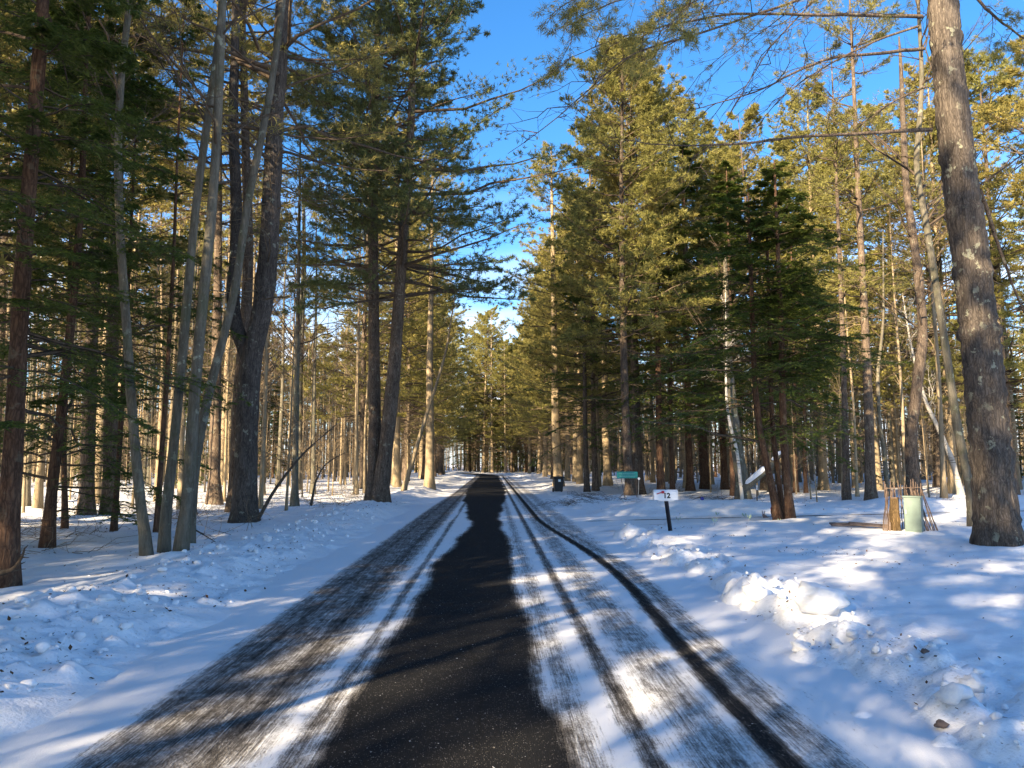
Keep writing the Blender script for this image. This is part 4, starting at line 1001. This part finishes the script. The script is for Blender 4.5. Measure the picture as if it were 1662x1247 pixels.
# rabbit and bird ornaments
p = ground_at(1241, 841.5); p[2] = gz(p[0], p[1])
rb = empty('rabbit_ornament', p, 'small grey rabbit figure with upright ears near the hemlock clump', 'ornament')
g = Geo(); ball(g, (0.02, 0, 0.05), (0.07, 0.055, 0.075), 12); ball(g, (-0.03, -0.01, 0.12), (0.042, 0.036, 0.04), 12); ball(g, (0.09, 0, 0.05), (0.022,) * 3, 8); g.obj('body', STONE, rb)
for sx in (-0.018, 0.022):
    g = Geo(); tubes(g, np.array([[-0.025 + sx, 0, 0.14], [-0.03 + sx * 1.6, 0, 0.20], [-0.026 + sx * 2.1, 0.0, 0.265]]), np.array([0.010, 0.014, 0.004]), 6, True); g.obj('ear', STONE, rb)
p = ground_at(1258, 842.5); p[2] = gz(p[0], p[1])
bi = empty('bird_ornament', p, 'rust brown bird ornament with red head at the foot of the hemlock clump', 'ornament')
g = Geo(); ball(g, (0.02, 0, 0.13), (0.13, 0.085, 0.11), 14); tubes(g, np.array([[-0.06, 0, 0.18], [-0.085, 0, 0.25], [-0.075, 0, 0.31]]), np.array([0.055, 0.038, 0.03]), 8, True); g.obj('body', RUST, bi)
g = Geo(); ball(g, (-0.078, 0, 0.33), (0.045, 0.035, 0.05), 10); box(g, (-0.07, 0, 0.39), (0.06, 0.012, 0.05)); box(g, (-0.105, 0, 0.28), (0.025, 0.012, 0.04)); g.obj('head', RED, bi)
for i in range(6):
    t_ = i / 5
    g = Geo(); tubes(g, np.array([[0.10, 0, 0.14], [0.17 + 0.03 * t_, 0.01 * i, 0.14 + 0.14 * t_], [0.20 - 0.02 * t_ + 0.03, 0.012 * i, 0.10 + 0.25 * t_]]), np.array([0.014, 0.024, 0.008]), 5, True); g.obj('tail_feather', BOARD, bi)
for sx in (-0.03, 0.04):
    g = Geo(); rod(g, (sx, 0, 0.06), (sx, 0, -0.06), 0.008); g.obj('leg', RUST, bi)

# pale green garden stakes in the snow
for (x, y), lab in zip([(1101, 846), (1164, 838), (1208, 840), (1160, 862), (1217, 856), (1265, 850)],
                       ['just right of the mailbox post', 'on the driveway edge midway from mailbox to rabbit ornament', 'close left of the rabbit ornament', 'nearest the mailbox on open snow', 'in open snow below the rabbit ornament', 'in front of the bird ornament']):
    p = ground_at(x, y); p[2] = gz(p[0], p[1])
    st = empty('garden_stake', p, 'small pale green leaf-topped garden stake ' + lab, 'garden stake', 'pale garden stakes in the snow')
    g = Geo(); rod(g, (0, 0, -0.1), (0, 0, 0.06), 0.006); g.obj('rod', STEEL, st)
    for i in range(4):
        aa = i * 1.57 + rl.rand(); g = Geo()
        v = np.array([[0, 0, 0.05], [0.05 * math.cos(aa) - 0.025 * math.sin(aa), 0.05 * math.sin(aa) + 0.025 * math.cos(aa), 0.1], [0.05 * math.cos(aa) + 0.025 * math.sin(aa), 0.05 * math.sin(aa) - 0.025 * math.cos(aa), 0.1], [0.07 * math.cos(aa), 0.07 * math.sin(aa), 0.165]])
        v2 = v + np.array([0.004, 0.004, 0])
        g.add(np.vstack([v, v2]), [(0, 1, 2), (1, 3, 2), (4, 6, 5), (5, 6, 7)]); g.obj('leaf', STAKE, st)

# brush heap beside the driveway
def twig_mass(g, rng, c, ext, n, L, r=0.008, flat=0.25):
    base = np.array(c) + (rng.rand(n, 3) - 0.5) * np.array(ext)
    base[:, 2] = height(base[:, 0], base[:, 1]) + (base[:, 2] - c[2] + ext[2] / 2)
    P = grow(rng, base, rng.rand(n) * 6.28, np.radians(np.abs(rng.normal(size=n)) * 90 * flat), L * (0.4 + rng.rand(n)), 5, -0.1, 0.12)
    tubes(g, P, r * np.linspace(1, 0.3, 5)[None] * np.ones((n, 1)), 3)
    Q, q = side(rng, P, 4, 0.2, 1, 42, lambda t: 0.5 * (1.1 - t), 3, 0.3)
    tubes(g, Q, r * 0.5 * np.ones((len(Q), 1)) * np.linspace(1, .4, 3)[None], 3)
rb_ = np.random.RandomState(21)
g = Geo()
for x, y in [(905, 822), (935, 818), (950, 812), (990, 817), (1150, 812), (1195, 815)]:
    p = ground_at(x, y); twig_mass(g, rb_, (p[0], p[1], 0), (1.7, 1.5, 0.1), 46, 0.5, 0.0065, 0.1)
o = g.obj('brush_pile', TWIG); o['kind'] = 'stuff'; tagged(o, 'heaped dead branches and twigs along the far edge of the driveway', 'brush')
g = Geo()
for k_ in range(46):
    y = 12 + 26 * rb_.rand(); u = -5.2 - 7 * rb_.rand() ** 1.3; x = float(road_cx(y)) + u
    twig_mass(g, rb_, (x, y, 0), (1.6, 1.6, 0.05), 10, 1.0, 0.006, 0.45)
for k_ in range(26):
    y = 26 + 20 * rb_.rand(); x = 6 + 16 * rb_.rand()
    if y > float(drive_y(x)) + 4: twig_mass(g, rb_, (x, y, 0), (1.8, 1.8, 0.05), 8, 1.0, 0.006, 0.5)
o = g.obj('undergrowth', TWIG_PALE); o['kind'] = 'stuff'; tagged(o, 'bare twiggy undergrowth poking through the snow among the trunks', 'undergrowth')

# fallen branches on the left
for pts, Ya, Yb, r0, lab in [([(419, 843), (445, 795), (492, 735), (545, 690)], 18.4, 20, 0.05, 'long dead branch propped diagonally against the foot of the forked pine'),
                             ([(505, 820), (512, 780), (528, 752), (560, 735)], 21, 23, 0.04, 'crooked dead branch standing between forked pine and twin roadside pines'),
                             ([(2, 930), (22, 925), (36, 905), (40, 890)], 8.9, 8.7, 0.035, 'short broken branch stub beside the reddish hemlock trunk'),
                             ([(300, 850), (330, 868), (350, 880)], 14.5, 13.4, 0.02, 'dark fallen stick between grey stems and forked pine'),
                             ([(110, 955), (190, 965), (300, 962), (350, 950)], 9.6, 10.2, 0.010, 'thin fallen stick on snow below the clustered grey stems')]:
    w = np.array([W(x, y, yy) for (x, y), yy in zip(pts, np.linspace(Ya, Yb, len(pts)))])
    w[:, 2] = np.maximum(w[:, 2], height(w[:, 0], w[:, 1]) + r0 * 0.7)
    g = Geo(); P_ = spline(w, 14); tubes(g, P_, r0 * np.linspace(1, 0.25, 14), 6, True)
    root = empty('fallen_branch', w[0], lab, 'branch')
    g.v = [v - w[0] for v in g.v]; g.obj('stem', TWIG, root)
    Q, q = side(rb_, (P_ - w[0])[None], 7, 0.25, 1, 42, lambda t: (0.3 if r0 > 0.015 else 0.08) * (1.1 - t), 4, 0.4 if r0 > 0.015 else 0.05)
    g = Geo(); tubes(g, Q, r0 * 0.3 * np.ones((len(Q), 1)) * np.linspace(1, .3, 4)[None], 4); stuff(g.obj('twigs', TWIG, root))

# loose snow chunks on the banks
chunk = []
for i in range(6):
    g = Geo(); ball(g, (0, 0, 0), (1, 0.85, 0.7), 18, 0.75, i); chunk.append(g.mesh('snow_chunk', SNOW))
def put_chunk(px, py, r, label, group=None, sq=1.0, i=0, lift=0.35):
    p = ground_at(px, py)
    jx, jy = np.clip(np.searchsorted(xs, p[0]), 0, nX - 1), np.clip(np.searchsorted(ys, p[1]), 0, nY - 1)
    o = bpy.data.objects.new('snow_chunk', chunk[i % 6]); COL.objects.link(o)
    o.location = (p[0], p[1], GZ[jy, jx] + r * lift); o.scale = (r * sq, r, r * 0.85); o.rotation_euler = (rb_.rand() * 0.5, rb_.rand() * 0.5, rb_.rand() * 6.28)
    tagged(o, label, 'snow', group)
put_chunk(1330, 1020, 0.21, 'largest smooth snow boulder on the sunlit right bank', sq=1.3, i=1, lift=0.3)
put_chunk(1232, 985, 0.17, 'rounded snow lump crowning the sunlit heap on the right bank', i=2)
put_chunk(1303, 1062, 0.085, 'small round snowball below the largest snow boulder', i=3)
put_chunk(1552, 1172, 0.09, 'snow lump near the lower right corner by a dark clod', i=4)
put_chunk(170, 1020, 0.07, 'sunlit snow lump alone on the left bank', sq=1.5, i=0)
for i in range(70):
    left = rb_.rand() < 0.6
    y = 4.5 + 16 * rb_.rand() ** 1.5; u = (-3.4 - 1.2 * rb_.rand()) if left else (2.7 + 0.8 * rb_.rand())
    if not left and y > 16.5: continue
    x = float(road_cx(y)) + u; q = F_PX * CAM_H / y
    put_chunk(831 + F_PX * x / y, HORIZON + q, 0.03 + 0.05 * rb_.rand() ** 2, 'small snow clod on the ' + ('left' if left else 'right') + ' ploughed bank', 'small snow clods on the ' + ('left' if left else 'right') + ' bank', i=i)

g = Geo()
zlook = lambda x, y: GZ[np.clip(np.searchsorted(ys, y), 0, nY - 1), np.clip(np.searchsorted(xs, x), 0, nX - 1)]
for i in range(700):
    left = rb_.rand() < 0.6
    y = 3.6 + 18 * rb_.rand() ** 1.5; u = (-3.9 + rb_.normal() * 0.55) if left else (3.05 + rb_.normal() * 0.38)
    if (left and u > -2.95) or (not left and (y > 16.8 or u < 2.4 or rb_.rand() < 0.4)): continue
    x = float(road_cx(y)) + u; r = 0.012 + 0.04 * rb_.rand() ** 2.5
    ball(g, (x, y, float(zlook(x, y)) + r * 0.3), (r * (0.8 + 0.5 * rb_.rand()), r, r * 0.8), 7, 0.9, i * 0.37)
o = g.obj('snow_crumbs', SNOW); o['kind'] = 'stuff'; tagged(o, 'loose crumbs of ploughed snow along both banks', 'snow')

# distant wood that closes the view
rw = np.random.RandomState(77)
g, gt = Geo(), Geo()
n = 3000; ang = (rw.rand(n) - 0.5) * 1.75; dist = 52 + 130 * rw.rand(n) ** 0.9
ang[:900] *= 0.28; dist[:900] = 125 + 50 * rw.rand(900)
X = dist * np.sin(ang); Y = dist * np.cos(ang); ok = np.abs(X - road_cx(Y)) > np.where(Y < 110, 13, 7.5); X, Y = X[ok], Y[ok]; n = len(X)
hgt = 7 + 12 * rw.rand(n); zz = height(X, Y) - 0.2
P = np.stack([np.stack([X, Y, zz], 1), np.stack([X + rw.normal(size=n) * 0.25, Y, zz + hgt * 0.5], 1), np.stack([X + rw.normal(size=n) * 0.6, Y, zz + hgt], 1)], 1)
tubes(g, P, (0.03 + 0.09 * rw.rand(n))[:, None] * np.array([[1, 0.7, 0.15]]), 4)
g.obj('far_trunks', BARK_PALE)
K = 56
t_ = 0.04 + 0.96 * rw.rand(n, K)
p_, T_ = at(P, t_); p_ = p_.reshape(-1, 3)
D = rw.normal(size=p_.shape) * np.array([1, 1, 0.25])
blades(gt, p_, D, (0.5 + 1.3 * rw.rand(len(p_))), 0.03 + 0.07 * rw.rand(len(p_)), rw)
gt.obj('far_twigs', TWIG_PALE)
fwd = bpy.data.objects['far_trunks']; fwd.name = 'far_wood'; fwd['kind'] = 'stuff'; tagged(fwd, 'dim mass of far trunks and twigs closing the view between the trees', 'wood')
ftw = bpy.data.objects['far_twigs']; ftw.name = 'twigs'; ftw.parent = fwd; ftw['kind'] = 'stuff'

# leaf litter and dark crumbs on the snow
def zmesh(x, y):
    jx, jy = np.clip(np.searchsorted(xs, x) - 1, 0, nX - 2), np.clip(np.searchsorted(ys, y) - 1, 0, nY - 2)
    return np.maximum(np.maximum(GZ[jy, jx], GZ[jy + 1, jx]), np.maximum(GZ[jy, jx + 1], GZ[jy + 1, jx + 1]))
pts = []
for px, py, n, sx, sy in [(1290, 900, 40, .5, .25), (1335, 908, 30, .4, .2), (1420, 925, 36, .5, .25), (1180, 880, 20, .4, .2), (1070, 868, 24, .35, .2), (1110, 866, 16, .2, .15), (90, 1110, 26, .25, .3), (40, 1140, 22, .2, .3), (130, 1085, 20, .2, .3),
                          (330, 990, 24, .3, .5), (430, 935, 26, .3, .6), (470, 915, 24, .3, .6), (1300, 1060, 30, .4, .4), (1390, 1090, 30, .4, .4), (1250, 1010, 26, .3, .3), (1500, 1110, 14, .5, .4), (1580, 1190, 16, .4, .3)]:
    p = ground_at(px, py); pts.append(np.stack([p[0] + rb_.normal(size=n) * sx, p[1] + rb_.normal(size=n) * sy], 1))
n = 900; y = 3.5 + 26 * rb_.rand(n) ** 1.4; pts.append(np.stack([road_cx(y) - 3.4 - np.abs(rb_.normal(size=n)) * 0.7, y], 1))
n = 260; y = 3.5 + 13 * rb_.rand(n); pts.append(np.stack([road_cx(y) + 2.7 + np.abs(rb_.normal(size=n)) * 0.6, y], 1))
n = 500; y = 5 + 20 * rb_.rand(n); pts.append(np.stack([3 + 11 * rb_.rand(n), y], 1))
n = 700; y = 6 + 24 * rb_.rand(n); pts.append(np.stack([-4.5 - 10 * rb_.rand(n), y], 1))
n = 500; y = 24 + 14 * rb_.rand(n); pts.append(np.stack([3 + 16 * rb_.rand(n), y], 1))
for ax_, ay_ in occupied:
    if 6 < ay_ < 45 and abs(ax_) < 30: pts.append(np.stack([ax_ + rb_.normal(size=22) * 0.45, ay_ + rb_.normal(size=22) * 0.45], 1))
pts = np.concatenate(pts)
pz = zmesh(pts[:, 0], pts[:, 1]) + 0.006
n = len(pts); sz = 0.007 + 0.02 * rb_.rand(n) ** 2
a = rb_.rand(n) * 6.28; d1 = np.stack([np.cos(a), np.sin(a), rb_.normal(size=n) * 0.4], 1); d2 = np.stack([-np.sin(a), np.cos(a), rb_.normal(size=n) * 0.4], 1)
c = np.stack([pts[:, 0], pts[:, 1], pz], 1)
V = np.stack([c - d1 * sz[:, None], c + d2 * sz[:, None] * 0.6, c + d1 * sz[:, None], c - d2 * sz[:, None] * 0.6], 1).reshape(-1, 3)
b_ = np.arange(n)[:, None] * 4
g = Geo(); g.add(V, np.concatenate([b_ + np.array([[0, 1, 2]]), b_ + np.array([[0, 2, 3]])]))
o = g.obj('fallen_leaves', LEAF, None, False); o['kind'] = 'stuff'; tagged(o, 'scattered dead brown leaves and crumbs on the snow', 'leaves')
for i, (px, py, r) in enumerate([(1504, 1106, 0.022), (1527, 1184, 0.03)]):
    p = ground_at(px, py); p[2] = float(zmesh(np.array([p[0]]), np.array([p[1]]))[0]) + r * 0.5
    g = Geo(); ball(g, (0, 0, 0), (r * 1.2, r, r * 0.8), 12, 0.8, i + 3); o = g.obj('dark_clod', BOARD); o.location = p
    tagged(o, ['upper of two dark frozen clods at the lower right', 'lower of two dark frozen clods beside the corner snow lump'][i], 'clod')
def under(root, child, part):
    ps = [o for o in root.children if o.name.split('.')[0] == part]
    for o in list(root.children):
        if o.name.split('.')[0] == child and ps: o.parent = ps[0]
under(mb, 'number', 'box'); under(mb, 'flag', 'box'); under(mb, 'door', 'box'); under(bn, 'sticker', 'body'); under(bn, 'handle', 'body')
under(sg, 'faded_lettering', 'panel'); under(cb, 'latch', 'door')
byg = {}
for o in COL.objects:
    if o.type == 'EMPTY' and 'group' in o.keys() and o.location.y > 20: byg.setdefault(o['label'], []).append(o)
for lab, os_ in byg.items():
    if 1 < len(os_) <= 6 and 'outside' not in lab and 'behind the viewer' not in lab:
        for i, o in enumerate(sorted(os_, key=lambda q: q.location.x / q.location.y)): o['label'] = ORD[i] + ' from left ' + lab
print('TRIS', sum(len(m.polygons) for m in bpy.data.meshes))
